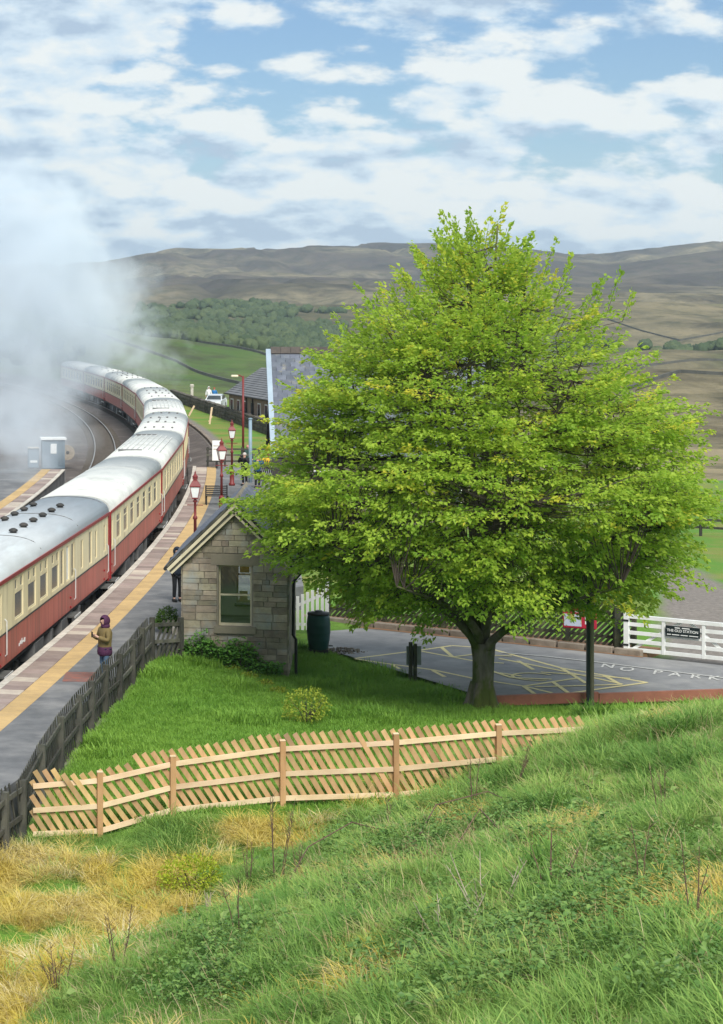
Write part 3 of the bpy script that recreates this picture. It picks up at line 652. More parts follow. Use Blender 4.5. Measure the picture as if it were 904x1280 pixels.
# lattice fence behind the car park
lf = thing('lattice_fence', 'mossy dark diagonal slat fence behind the car park kerb', 'fence')
lP = []
for k in range(6):
    t = k/5*0.775-0.02; x, y = FARP(t); v = Vector((x, y, 0))+nn*.75; lP.append((v.x, v.y, ROAD+.1))
M['lattice'] = pmat('lattice_wood', (0.055, 0.058, 0.035), (0.032, 0.036, 0.026), 4.0, 0.9, 0.004, 40, rnd=0.35, c3=(0.13, 0.14, 0.06), c3scale=1.6, c3lo=0.52, c3hi=0.72)
slat_fence(lf, lP, [1.30]*6, (0.22, 0.80), (0.085, 0.022), 0.19, 1.35, (M['lattice'],)*3, side=1, post=(0.13, 0.13), slat_top=0.06, slat_bot=0.02, ends=True)
# beam along the near edge of the car park
bmw = thing('parking_beam', 'long brown timber beam lying along the near edge of the car park', 'beam', (0, 0, 0))
for (x0, x1) in ((13.42, 16.3), (16.32, 19.9)):
    y0 = 57.45+(x0-13.4)*.12; y1 = 57.45+(x1-13.4)*.12; timber('beam', (x0, y0, -.90), (x1, y1, -.86), 0.27, 0.14, M['beam'], bmw, (0, -1, 0))
for x in (13.44, 16.3, 19.8): timber('support', (x, 57.62+(x-13.4)*.12, -1.3), (x, 57.62+(x-13.4)*.12, -.82), 0.12, 0.12, M['black'], bmw, (0, -1, 0))
# ------------------------------------------------------------------ train
M['cream'] = pmat('cream_paint', (0.76, 0.68, 0.45), (0.68, 0.60, 0.38), 1.5, 0.5, c3=(0.46, 0.39, 0.25), c3scale=1.6, c3lo=0.50, c3hi=0.74, stretch=(1.6, 1, 0.18), local=True)
M['crimson'] = pmat('crimson_paint', (0.46, 0.13, 0.10), (0.34, 0.08, 0.06), 2.0, 0.45, c3=(0.20, 0.075, 0.055), c3scale=2.2, c3lo=0.48, c3hi=0.72, stretch=(2.2, 1, 0.15), local=True)
M['crimson2'] = pmat('crimson_end', (0.28, 0.022, 0.025), (0.20, 0.02, 0.02), 2.0, 0.4)
M['roofw'] = pmat('white_roof', (0.60, 0.61, 0.58), (0.50, 0.52, 0.50), 0.9, 0.6, c3=(0.36, 0.37, 0.36), c3scale=1.1, c3lo=0.50, c3hi=0.8, stretch=(0.5, 1, 1), local=True)
M['roofg'] = pmat('grey_roof', (0.45, 0.48, 0.50), (0.37, 0.40, 0.42), 0.9, 0.45, c3=(0.46, 0.51, 0.54), c3scale=0.8, stretch=(0.35, 2.5, 1), local=True)
M['under'] = pmat('underframe', (0.035, 0.037, 0.038), (0.06, 0.055, 0.05), 4.0, 0.7)
M['step'] = pmat('step_board', (0.10, 0.10, 0.095), (0.07, 0.07, 0.065), 3.0, 0.8)
M['stepedge'] = pmat('step_edge', (0.55, 0.56, 0.55), (0.42, 0.43, 0.42), 3.0, 0.7)
M['equip'] = pmat('equipment_grey', (0.17, 0.17, 0.17), (0.11, 0.11, 0.11), 3.0, 0.7)
HL, HW, ZB, ZW, ZC, ZT = 9.82, 1.40, 1.02, 1.87, 3.28, 3.90
BIG = [('big', x) for x in (-6.8, -4.85, -2.95, -1.0)]
WIN = {'brake': [('slit', -9.45)]+BIG+[('tall', .2), ('tallp', 1.25), ('tall', 2.2), ('slit', 4.0), ('tall', 5.75), ('slit', 6.95), ('slit', 8.9)],
       'comp': [('slit', -9.3)]+[('std', -7.15+2.38*k) for k in range(7)]+[('slit', 9.3)],
       'open': [('slit', -9.2)]+[('std', -6.6+2.2*k) for k in range(7)]+[('slit', 9.2)]}
WD = {'big': 1.22, 'std': 1.35, 'slit': 0.42, 'tall': 0.55, 'tallp': 0.55}
WZ = {'big': (2.02, 3.16), 'std': (2.10, 3.02), 'slit': (2.05, 3.0), 'tall': (2.0, 3.1), 'tallp': (2.0, 3.1)}
_cm = {}
def cached(k, fn):
    if k not in _cm: _cm[k] = fn()
    return _cm[k]
def side_mesh(kind, sgn):
    mb = MB(); y0, y1 = sgn*(HW-.07), sgn*HW
    if y0 > y1: y0, y1 = y1, y0
    ws = sorted([(x-WD[t]/2, x+WD[t]/2, WZ[t]) for t, x in WIN[kind]]); x = -HL
    for a, b, (z0, z1) in ws:
        mb.b2(x, a, y0, y1, ZW, ZC); mb.b2(a, b, y0, y1, ZW, z0); mb.b2(a, b, y0, y1, z1, ZC); x = b
    mb.b2(x, HL, y0, y1, ZW, ZC)
    return mb.mesh('upper_panel', M['cream'])
def roof_mesh(mat):
    mb = MB(); n = 14; pr = []
    for k in range(n+1):
        a = PI*(k/n); pr.append((-(HW+.02)*math.copysign(abs(math.cos(a))**.75, math.cos(a)), ZC+.03+(ZT-ZC-.03)*math.sin(a)**.8))
    vs = []; fs = []; xs = [-HL-.02, HL+.02]
    for x in xs:
        for y, z in pr: vs.append((x, y, z))
    m = n+1
    for k in range(n): fs.append((k, k+1, m+k+1, m+k))
    fs.append(tuple(range(m))); fs.append(tuple(range(m, 2*m)))
    me = mb.add(vs, fs).mesh('roof', mat); 
    for p in me.polygons: p.use_smooth = len(p.vertices) == 4
    return me
def roofz(y): c = min(abs(y)/(HW+.02), 1)**(1/.75); return ZC+.03+(ZT-ZC-.03)*math.sin(math.acos(c))**.8
def bogie_mesh():
    mb = MB()
    for s in (-1, 1):
        mb.cbox((0, s*1.0, .55), (3.3, .12, .28), .03); mb.cbox((0, s*1.02, .42), (1.0, .2, .3), .04)
        for x in (-1.3, 1.3): mb.cbox((x, s*1.05, .46), (.34, .2, .34), .04); mb.lathe([(.09, -.22), (.09, .22)], 8, (x+.34, s*1.0, .72))
    mb.box((0, 0, .62), (1.0, 2.0, .2)); return mb.mesh('bogie', M['under'])
def wheel_mesh():
    Mx = Matrix.Rotation(R(90), 3, 'X'); mb = MB()
    mb.lathe([(.1, -.07), (.38, -.07), (.46, -.06), (.46, .04), (.49, .05), (.49, .08), (.1, .08)], 20, M=Mx); return mb.mesh('wheel', M['under'], True)
def coach(th, kind, label, roof='w', vents='none', boards=(), group='carriages of the train'):
    c = Vector((CX+RT1*math.cos(th), CY+RT1*math.sin(th), RAIL))
    t = thing('railway_carriage', label, 'train carriage', c, th+PI/2, group)
    for s in (-1, 1):
        ob('upper_panel', cached(('side', kind, s), lambda: side_mesh(kind, s)), t)
        ob('lower_panel', cached(('low', s), lambda: MB().b2(-HL, HL, s*(HW-.06) if s > 0 else -HW-.012, HW+.012 if s > 0 else -(HW-.06), ZB, ZW).mesh('lower_panel', M['crimson'])), t)
        ob('waist_rail', cached(('wr', s), lambda: MB().b2(-HL, HL, s*HW-.022, s*HW+.022, ZW-.015, ZW+.02).mesh('waist_rail', M['black'])), t)
        ob('cantrail', cached(('ct', s), lambda: MB().b2(-HL, HL, s*HW-.05, s*HW+.045, ZC-.03, ZC+.07).mesh('cantrail', M['crimson2'])), t)
        for k, (wt, x) in enumerate(WIN[kind]):
            a, b = -WD[wt]/2, WD[wt]/2; z0, z1 = WZ[wt]; yy = s*(HW-.045)
            def wm():
                m_ = MB(); m_.b2(a, b, -.012, .012, z0, z1, 0)
                fr = .05 if wt in ('big', 'std') else .035
                for q in ((a, a+fr, z0, z1), (b-fr, b, z0, z1), (a+fr, b-fr, z0, z0+fr), (a+fr, b-fr, z1-fr, z1)): m_.b2(q[0], q[1], -.028, .028, q[2], q[3], 1)
                if wt == 'big':
                    m_.b2(a, b, -.035, .035, 2.74, 2.86, 1); m_.b2(-.22, .22, -.035, .035, 2.86, z1, 1)
                if wt == 'std': m_.b2(a+fr, b-fr, -.024, .024, 2.72, 2.76, 1)
                return m_.mesh('window', [M['lampglass'] if wt == 'tallp' else M['glass'], M['cream']])
            ob('window', cached(('win', wt), wm), t, (x, yy, 0))
        for x in ((-9.2, 2.0, 9.0) if kind == 'brake' else (-9.25, 9.25)):
            ob('grab_rail', cached('grab', lambda: MB().tube([(0, -.0, 1.25), (0, .06, 1.3), (0, .06, 2.2), (0, 0, 2.25)], .018, 6).mesh('grab_rail', M['stepedge'])), t, (x+.38, s*HW, 0), (0, 0, 0 if s > 0 else PI))
            ob('door_hinge', cached('hinge', lambda: MB().cbox((0, 0, 1.42), (.09, .07, .07), .01).cbox((0, 0, 1.12), (.09, .07, .07), .01).mesh('door_hinge', M['crimson2'])), t, (x-.36, s*(HW+.02), 0))
            ob('step_board', cached('stepb', lambda: MB().b2(-.55, .55, -.16, .16, .80, .845, 0).b2(-.55, .55, -.185, -.16, .795, .85, 1).b2(-.55, .55, .16, .185, .795, .85, 1).mesh('step_board', [M['step'], M['stepedge']])), t, (x, s*(HW+.02), 0))
        ob('solebar', cached(('sole', s), lambda: MB().b2(-HL, HL, s*1.28-.05, s*1.28+.05, .86, ZB).mesh('solebar', M['under'])), t)
        for x, dx, hz_ in ((-3.4, 1.5, .55), (-1.2, .35, .62), (1.4, 1.9, .5), (3.9, .3, .6)):
            ob('equipment_box', cached(('eq', dx), lambda: MB().cbox((0, 0, .86-hz_/2), (dx, .45, hz_), .02).mesh('equipment_box', M['equip'])), t, (x, s*1.12, 0))
        for e in (-1, 1):
            ob('buffer', cached('buf', lambda: MB().lathe([(.08, 0), (.08, .3), (.2, .32), (.22, .36), (.1, .38)], 12, M=Matrix.Rotation(R(90), 3, 'Y')).mesh('buffer', M['under'], True)), t, (e*(HL-.2), s*.86, .98), (0, 0, 0 if e > 0 else PI))
    rm = ob('roof', cached('roof'+roof, lambda: roof_mesh(M['roofw'] if roof == 'w' else M['roofg'])), t)
    for e in (-1, 1):
        ob('end_wall', cached(('end', e), lambda: MB().b2(-.06, .06, -HW, HW, ZB, ZC).b2(-.08, .08, -HW-.028, -HW+.14, ZB-.1, ZC+.04).b2(-.08, .08, HW-.14, HW+.028, ZB-.1, ZC+.04).mesh('end_wall', M['crimson2'])), t, (e*(HL-.04), 0, 0))
        ob('gangway', cached('gang', lambda: MB().cbox((0, 0, 2.0), (.28, 1.2, 2.2), .05).mesh('gangway', M['black'])), t, (e*(HL+.14), 0, 0))
        bg = ob('bogie', cached('bog', bogie_mesh), t, (e*7.0, 0, 0))
        for x in (-1.3, 1.3):
            for s in (-1, 1): ob('wheel', cached('whl', wheel_mesh), bg, (x, s*.78, .46))
    ob('underframe', cached('uf', lambda: MB().b2(-HL+.05, HL-.05, -1.2, 1.2, .9, ZB-.01).b2(-5.0, 5.0, -.3, .3, .5, .9).mesh('underframe', M['under'])), t)
    vm = cached('vent', lambda: MB().lathe([(.10, -.05), (.10, .03), (.145, .05), (.13, .10), (.05, .14)], 12).mesh('roof_vent', M['under'], True))
    if vents == 'dome':
        for k in range(6):
            for s in (-.38, .62): ob('roof_vent', vm, t, (2.4+1.3*(k-3)*1.25+(.4 if s > 0 else 0), s, roofz(s)))
    if vents == 'ribs':
        rb = cached('rib', lambda: MB().b2(-5.6, 5.6, -.025, .025, -.05, .03).mesh('roof_rib', M['roofw']))
        for k in range(9): y = -1.05+k*2.1/8; ob('roof_rib', rb, t, (-.5, y, roofz(y)+.005))
        for x in (-6.3, 5.4): ob('roof_bar', cached('bar', lambda: MB().b2(-.07, .07, -.55, .55, -.05, .06).mesh('roof_bar', M['equip'])), t, (x, .3, ZT-.02))
    if vents == 'rows':
        for x in (-8.0, -2.6, 2.2, 7.6):
            for y in (-.75, -.25, .25, .75): ob('roof_vent', cached('vent2', lambda: MB().cbox((0, 0, .02), (.34, .12, .1), .02).mesh('roof_vent', M['equip'])), t, (x+abs(y)*.5, y, roofz(y)))
        ob('roof_pipe', cached('pipe', lambda: MB().b2(-2.5, 2.5, -.02, .02, 0, .04).mesh('roof_pipe', M['equip'])), t, (0, .15, ZT-.01))
    for x in (-HL+.35, -3.3, 3.3, HL-.35):
        def seam():
            m_ = MB(); q = [(-.0, y, roofz(y)+.004) for y in np.linspace(-HW+.02, HW-.02, 13)]; m_.tube(q, .014, 4); return m_.mesh('roof_seam', M['equip'] if roof == 'g' else M['roofw'])
        ob('roof_seam', cached('seam'+roof, seam), t, (x, 0, 0))
    return t
TH0 = math.asin((75.9-CY)/RT1); DTH = 20.05/RT1
def thk(k): return TH0+DTH*(k-0.5)       # k=1 is the carriage beyond the first visible joint ... k=0 nearest
tr = coach(thk(0), 'brake', 'grey-roofed cream and crimson carriage nearest the camera, with dome roof ventilators', 'g', 'dome')
mb = MB()
for k, (x0, l) in enumerate(((-6.9, .12), (-6.72, .16), (-6.5, .1), (-6.35, .14), (-6.15, .18))): mb.b2(x0, x0+l, -HW-.02, -HW-.0125, 1.22+.03*(k % 2), 1.30+.04*(k % 3))
mb.build('painted_lettering', M['white'], tr)
coach(thk(1), 'comp', 'white-roofed cream and crimson carriage, second from the camera, with a plain smooth roof', 'w')
coach(thk(2), 'open', 'cream and crimson carriage with long ribs on its white roof, third from the camera', 'w', 'ribs')
coach(thk(3), 'comp', 'white-roofed carriage fourth from the camera, where the train bends, with rows of roof vents', 'w', 'rows')
coach(thk(4), 'open', 'white-roofed carriage fifth from the camera, past the bend', 'w', 'ribs')
coach(thk(5), 'comp', 'carriage sixth from the camera, its left side showing beside the empty track', 'w', 'rows')
coach(thk(6), 'comp', 'carriage seventh from the camera, half lost in the smoke', 'w')
coach(thk(7), 'open', 'carriage eighth from the camera, curving left into the smoke', 'w', 'rows')
coach(thk(8), 'comp', 'carriage ninth from the camera, second from the far end of the train', 'w', 'rows')
coach(thk(9), 'comp', 'farthest carriage of the train, fading into the smoke', 'w')
# ------------------------------------------------------------------ stone shelter
M['stone'] = pmat('sandstone', (0.33, 0.285, 0.21), (0.22, 0.19, 0.145), 4.5, 0.95, 0.02, 18, rnd=0.30, hue=0.022, c3=(0.25, 0.27, 0.26), c3scale=1.7, c3lo=0.5, c3hi=0.75)
M['mortar'] = pmat('mortar', (0.28, 0.25, 0.20), (0.20, 0.18, 0.145), 6.0, 0.98, 0.01, 40)
M['lintel'] = pmat('dressed_stone', (0.25, 0.22, 0.165), (0.19, 0.17, 0.13), 2.0, 0.95, 0.008, 26)
M['creamwood'] = pmat('cream_woodwork', (0.62, 0.56, 0.40), (0.50, 0.45, 0.31), 3.0, 0.65)
M['slate'] = pmat('slate', (0.125, 0.14, 0.175), (0.09, 0.105, 0.135), 3.0, 0.7, 0.004, 30, rnd=0.2, hue=0.01, c3=(0.25, 0.235, 0.18), c3scale=2.2, c3lo=0.6, c3hi=0.8)
M['inner'] = pmat('green_grey_paint', (0.50, 0.53, 0.47), (0.44, 0.47, 0.41), 2.0, 0.8)
def clip_poly(poly, a, b, c):      # keep a*x+b*y<=c
    out = []
    for i in range(len(poly)):
        p, q = poly[i], poly[(i+1) % len(poly)]; dp, dq = a*p[0]+b*p[1]-c, a*q[0]+b*q[1]-c
        if dp <= 0: out.append(p)
        if dp*dq < 0: t = dp/(dp-dq); out.append((p[0]+(q[0]-p[0])*t, p[1]+(q[1]-p[1])*t))
    return out
def stones(root, x0, x1, z0, z1, holes, planes, place, ch=(0.12, 0.24), sw=(0.2, 0.66), name='stone'):
    """courses of stones over [x0,x1]x[z0,z1]; place(mb_poly, depth) builds the piece"""
    z = z0
    while z < z1-.05:
        h = random.uniform(*ch); zt = min(z+h, z1)
        spans = [(x0, x1)]
        for (hx0, hx1, hz0, hz1) in holes:
            if z < hz1-.02 and zt > hz0+.02:
                ns = []
                for a, b in spans:
                    if hx0 > a: ns.append((a, min(b, hx0)))
                    if hx1 < b: ns.append((max(a, hx1), b))
                spans = [s for s in ns if s[1]-s[0] > .03]
        for a, b in spans:
            x = a
            while x < b-.02:
                wdt = random.uniform(*sw); xe = x+wdt
                if b-xe < .2: xe = b
                pl = [(x+.004, z+.004), (xe-.004, z+.004), (xe-.004, zt-.004), (x+.004, zt-.004)]
                for (pa, pb, pc) in planes:
                    if len(pl) >= 3: pl = clip_poly(pl, pa, pb, pc)
                if len(pl) >= 3:
                    ar = abs(sum(pl[i][0]*pl[(i+1) % len(pl)][1]-pl[(i+1) % len(pl)][0]*pl[i][1] for i in range(len(pl))))/2
                    if ar > .004: place(pl, random.uniform(0, .010))
                x = xe
        z = zt
shl = thing('stone_shelter', 'small gabled stone platform shelter with a slate roof and sash window', 'shelter', (5.33, 62.0, 0), R(-10))
SW, SL, ZE, ZA = 3.06, 5.6, 2.52, 4.02     # width, length, eaves, wall apex
GB = -1.35
WX0, WX1, WZ0, WZ1 = 1.06, 2.02, .46, 2.24
sl = (ZA-ZE)/(SW/2)
planes = [(-sl, 1, ZE), (sl, 1, ZE+sl*SW)]
fb = lambda pl, pr: MB().prism(pl, -.028-pr, .03, 'y', inset=.008).build('stone', M['stone'], shl)
stones(shl, 0, SW, GB, ZA, [(WX0-.04, WX1+.04, WZ0-.2, WZ1+.34), ], planes, fb)
MB().prism([(WX0-.24, WZ1), (WX1+.24, WZ1), (WX1+.24, WZ1+.34), (WX0-.24, WZ1+.34)], -.045, .1, 'y', inset=.01).build('lintel', M['lintel'], shl)
MB().prism([(WX0-.14, WZ0-.2), (WX1+.14, WZ0-.2), (WX1+.14, WZ0), (WX0-.14, WZ0)], -.085, .1, 'y', inset=.01).build('window_sill', M['lintel'], shl)
# core walls (mortar outside, painted inside)
mb = MB(); T = .34
def wall_front(y0, y1, hx0, hx1, hz0, hz1, mi):
    for pl in ([(0, GB), (hx0, GB), (hx0, ZE+sl*min(hx0, SW-hx0)), (0, ZE)], [(hx1, GB), (SW, GB), (SW, ZE), (hx1, ZE+sl*(SW-hx1))], [(hx0, GB), (hx1, GB), (hx1, hz0), (hx0, hz0)]):
        mb.prism(pl, y0, y1, 'y', mi)
    top = [(hx0, hz1), (hx1, hz1), (hx1, ZE+sl*(SW-hx1))]+([(SW/2, ZA)] if hx0 < SW/2 < hx1 else [])+[(hx0, ZE+sl*hx0)]
    mb.prism(top, y0, y1, 'y', mi)
wall_front(0, T, WX0, WX1, WZ0, WZ1, 0)
wall_front(SL-T, SL, 1.25, 2.45, .42, 2.15, 0)
mb.b2(SW-T, SW, T, SL-T, GB, ZE, 0)
mb.b2(0, T, T, 1.1, GB, ZE, 0); mb.b2(0, T, 4.6, SL-T, GB, ZE, 0); mb.b2(0, T, 1.1, 4.6, 2.15, ZE, 0); mb.b2(0, T, 1.1, 4.6, GB, .0, 0)
mb.build('wall_core', [M['mortar']], shl)
mb = MB(); mb.b2(T, SW-T, T, SL-T, -.02, .02); mb.build('shelter_floor', M['plat_asphalt'], shl)
mb = MB()
mb.b2(T+.002, T+.02, 4.62, SL-T, .02, ZE); mb.b2(T+.002, T+.02, T, 1.08, .02, ZE); mb.b2(SW-T-.02, SW-T-.002, T, SL-T, .02, ZE)
for (a, b, c, d) in ((T+.03, 1.25, .02, 2.6), (2.45, SW-T-.03, .02, 2.6), (1.25, 2.45, .02, .42), (1.25, 2.45, 2.15, 2.6)): mb.b2(a, b, SL-T-.02, SL-T-.002, c, d)
mb.build('inner_lining', M['inner'], shl)
MB().b2(T+.03, SW-T-.03, T+.02, SL-T-.03, 2.55, 2.59).build('inner_ceiling', M['creamwood'], shl)
MB().b2(1.2, 2.62, SL-T-.28, SL-T-.025, .34, .40).build('window_ledge', M['black'], shl)
MB().b2(1.36, 1.66, SL-T-.06, SL-T-.052, 1.38, 1.62).build('yellow_notice', pmat('yellow_notice', (.65, .5, .04)), shl)
MB().b2(1.34, 1.60, SL-T-.06, SL-T-.052, .47, .80).build('buff_notice', pmat('buff_notice', (.7, .56, .3)), shl)
def sash(x0, x1, z0, z1, y, par, mid):
    mb = MB(); f = .05
    mb.b2(x0, x0+f, y, y+.07, z0, z1); mb.b2(x1-f, x1, y, y+.07, z0, z1); mb.b2(x0+f, x1-f, y-.002, y+.07, z0, z0+f*1.5); mb.b2(x0+f, x1-f, y, y+.07, z1-f, z1); mb.b2(x0+f, x1-f, y-.01, y+.05, mid-.025, mid+.025)
    fr = mb.build('window_frame', M['creamwood'], par); return fr
gl = bpy.data.materials.new('clear_glass'); gl.use_nodes = True
def glass_nodes(nt):
    N = nt.nodes; L = nt.links; N.clear(); t = N.new('ShaderNodeBsdfTransparent'); t.inputs[0].default_value = (.9, .93, .92, 1); g = N.new('ShaderNodeBsdfGlossy'); g.inputs['Roughness'].default_value = 0.02
    m = N.new('ShaderNodeMixShader'); m.inputs[0].default_value = 0.07; o = N.new('ShaderNodeOutputMaterial'); L.new(t.outputs[0], m.inputs[1]); L.new(g.outputs[0], m.inputs[2]); L.new(m.outputs[0], o.inputs[0])
glass_nodes(gl.node_tree)
fr = sash(WX0, WX1, WZ0, WZ1, .16, shl, 1.36)
MB().b2(WX0+.05, WX1-.05, .19, .196, WZ0+.06, 1.335).build('pane', gl, fr); MB().b2(WX0+.05, WX1-.05, .205, .211, 1.385, WZ1-.05).build('pane', gl, fr)
fr = sash(1.25, 2.45, .42, 2.15, SL-.2, shl, 1.3)
MB().b2(1.3, 2.4, SL-.17, SL-.164, .49, 1.275).build('pane', gl, fr); MB().b2(1.3, 2.4, SL-.155, SL-.149, 1.325, 2.1).build('pane', gl, fr)
# right-hand long wall stones
rb_ = lambda pl, pr: MB().prism(pl, SW+.028+pr, SW-.03, 'x', inset=.008).build('stone', M['stone'], shl)
stones(shl, 0.0, SL, GB, ZE, [], [], rb_, sw=(.35, .85))
lb_ = lambda pl, pr: MB().prism(pl, -.028-pr, .03, 'x', inset=.008).build('stone', M['stone'], shl)
stones(shl, 0.0, 1.1, GB, ZE, [], [], lb_, sw=(.35, .85)); stones(shl, 4.6, SL, GB, ZE, [], [], lb_, sw=(.35, .85))
# roof: two slopes of slates on boards
OV, RO = .42, .22
def slope(sgn):
    ez = ZE-OV*sl; run = SW/2+OV; ang = math.atan(sl); ln = run/math.cos(ang)
    rt = ob('roof_slope', MB().b2(0, ln, -RO, SL+RO, .0, .05).mesh('roof_slope', M['darkwood']), shl, (SW/2-sgn*run, 0, ez+.05) if False else (SW/2+sgn*run, 0, ez+.06), (0, ang if sgn > 0 else -ang, 0) if False else None)
    # local frame: x up the slope from the eave
    ux = Vector((-sgn*math.cos(ang), 0, math.sin(ang))); nz = Vector((sgn*math.sin(ang), 0, math.cos(ang))); uy = nz.cross(ux)
    m = Matrix((ux, uy, nz)).transposed().to_4x4(); m.translation = Vector((SW/2+sgn*run, 0 if uy.y > 0 else SL, ez+.06)); rt.matrix_local = m
    sm_ = cached('slate_s', lambda: MB().cbox((0, 0, 0), (.34, .262, .014), .003).mesh('slate', M['slate']))
    rows = int(ln/.2); cols = int((SL+2*RO)/.27)
    for r in range(rows+1):
        for c in range(cols+1):
            y = -RO+(c+(.5 if r % 2 else 0))*.27
            if y > SL+RO-.02: continue
            ob('slate', sm_, rt, (min(.1+r*.2, ln-.15), y+.12, .066+random.uniform(0, .004)), (0, -.05, random.uniform(-.012, .012)))
    return rt
slope(1); slope(-1)
MB().prism([(SW/2-.14, ZA+.02), (SW/2, ZA+.19), (SW/2+.14, ZA+.02)], -RO, SL+RO, 'y').build('ridge_tile', M['lintel'], shl)
for s in (-1, 1):
    run = SW/2+OV+.02; a0 = Vector((SW/2, -RO-.03, ZA+.05)); b0 = Vector((SW/2+s*run, -RO-.03, ZA+.05-run*sl)); dn = Vector((s*sl, 0, 1)).normalized()
    timber('bargeboard', a0-dn*.06, b0-dn*.06, .09, .05, M['creamwood'], shl, (0, -1, 0))
    timber('bargeboard', a0-dn*.22+Vector((0, .05, 0)), b0-dn*.20+Vector((0, .05, 0)), .06, .05, M['creamwood'], shl, (0, -1, 0))
    timber('soffit_board', a0-dn*.14+Vector((0, .10, 0)), b0-dn*.14+Vector((0, .10, 0)), .10, .12, M['darkwood'], shl, (0, -1, 0))
    x = SW/2+s*(SW/2+OV+.05); MB().tube([(x, -RO-.04, ZE-OV*sl+.02), (x, SL+RO, ZE-OV*sl+.02)], .06, 8).build('gutter', M['black'], shl)
MB().tube([(SW+OV+.02, .35, ZE-OV*sl), (SW+.16, .35, ZE-OV*sl-.35), (SW+.14, .35, .2), (SW+.22, .5, 0.05), (SW+.22, .5, -1.1)], .045, 8).build('downpipe', M['black'], shl)
# ------------------------------------------------------------------ barrel, wicket gate, field gate, signs
bw = thing('water_butt', 'dark green plastic water butt beside the shelter downpipe', 'water butt', (9.92, 66.0, -1.02))
MB().lathe([(.26, .12), (.30, .16), (.335, .4), (.345, .42), (.345, .45), (.36, .62), (.37, .64), (.37, .68), (.365, .85), (.37, .87), (.37, .91), (.35, 1.1), (.335, 1.2), (.30, 1.24)], 24).build('barrel', pmat('butt_plastic', (.02, .075, .078), (.028, .085, .09), 3, .3), bw, True)
MB().lathe([(.345, 1.20), (.35, 1.23), (.33, 1.27), (.12, 1.29), (.11, 1.33), (.05, 1.33)], 24).build('lid', M['black'], bw, True)
MB().cbox((0, 0, .06), (.55, .5, .16), .02).build('stand', M['under'], bw); MB().tube([(.3, -.12, .25), (.42, -.14, .25)], .02, 6).build('tap', M['black'], bw)
wg = thing('wicket_gate', 'white picket wicket gate with a sloping top beside the water butt', 'gate', (9.55, 69.5, -.95), R(-8))
for k in range(7): MB().b2(k*.16, k*.16+.10, -.02, .02, .12, 1.15+.07*k).build('picket', M['white'], wg)
timber('top_rail', (0, .035, .82), (1.08, .035, 1.32), .09, .035, M['white'], wg, (0, -1, 0)); timber('bottom_rail', (0, .035, .3), (1.08, .035, .3), .09, .035, M['white'], wg, (0, -1, 0))
MB().b2(1.1, 1.22, -.06, .06, 0, 1.72).build('gate_post', M['white'], wg)
fg = thing('field_gate', 'white five-bar field gate across the gravel track at right', 'gate', (19.42, 65.72, ROAD), math.atan2(63.2-65.9, 22.9-19.4)*1.0)
GLn = 4.6
MB().b2(-.06, .09, -.07, .07, .02, 1.28).build('gate_stile', M['white'], fg)
for x in (1.18, 2.42, 3.66, GLn): MB().b2(x-.045, x+.045, -.045, .045, .1, 1.2).build('gate_stile', M['white'], fg)
for k, z in enumerate((.16, .42, .68, .94, 1.18)): MB().b2(.09, GLn-.06, -.06 if k == 4 else -.03, .06 if k == 4 else .03, z-.055, z+.055).build('gate_bar', M['white'], fg)
for a, b in (((.15, .15), (1.75, 1.15)), ((3.3, .15), (1.95, 1.15)), ((3.7, 1.15), (4.5, .2))): timber('gate_brace', (a[0], .048, a[1]), (b[0], .048, b[1]), .085, .03, M['white'], fg, (0, -1, 0))
for z in (.3, 1.05): MB().b2(-.12, .10, -.085, -.07, z-.03, z+.03).build('gate_hinge', M['black'], fg)
gs = thing('gate_sign', 'black name board with white lettering on the white field gate', 'sign', (0, 0, 0)); gs.location = fg.matrix_basis @ Vector((1.80, -.075, .93)); gs.rotation_euler = fg.rotation_euler
gs.location = Vector(fg.location)+Matrix.Rotation(fg.rotation_euler[2], 3, 'Z') @ Vector((1.80, -.085, .86))
M['signblack'] = pmat('sign_black', (.012, .02, .022), (.016, .024, .026), 3, .4)
MB().b2(-.53, .53, -.012, .012, -.16, .16).build('sign_board', M['signblack'], gs)
text('lettering', 'THE OLD STATION', M['white'], gs, (0, -.016, .02), (R(90), 0, 0), .112, bold=.002)
mb = MB(); 
for x0, x1 in ((-.24, -.08), (-.02, .22)): mb.b2(x0, x1, -.016, -.013, .095, .125)
for x0, x1 in ((-.48, -.36), (-.33, -.1), (-.06, .16), (.2, .48)): mb.b2(x0, x1, -.016, -.013, -.115, -.09)
mb.build('small_lettering', M['white'], gs)
gp = thing('gate_post', 'old dark timber gatepost between the lattice fence and the white gate', 'post', (19.28, 66.25, ROAD)); MB().cbox((0, 0, .6), (.2, .2, 1.55), .02).build('post_body', M['lattice'], gp)
rs = thing('notice_board', 'red notice board with a colour picture fixed to the lattice fence', 'sign', (18.15, 66.35, ROAD), R(-28))
MB().cbox((0, 0, 1.02), (1.05, .05, .66), .03).build('board', pmat('sign_red', (.42, .02, .05), (.36, .02, .045), 3, .45), rs)
pm = pmat('picture_print', (.55, .45, .10), (.10, .18, .06), 9, .5, c3=(.45, .5, .62), c3scale=4, c3lo=.45, c3hi=.55)
MB().b2(-.48, .06, -.032, -.027, .76, 1.14).build('picture', pm, rs); MB().b2(.17, .44, -.032, -.027, .84, 1.14).build('white_panel', M['white'], rs)
text('numeral', '0', M['black'], rs, (.30, -.036, 1.0), (R(90), 0, 0), .24, bold=.006)
mb = MB(); [mb.b2(x, x+.16, -.032, -.027, 1.20, 1.235) for x in (-.2, .0)]; mb.build('small_lettering', M['white'], rs)
tp = thing('lamp_post', 'tall weathered timber lamp post standing in front of the tree at right', 'lamp post', (16.05, 57.3, -1.1))
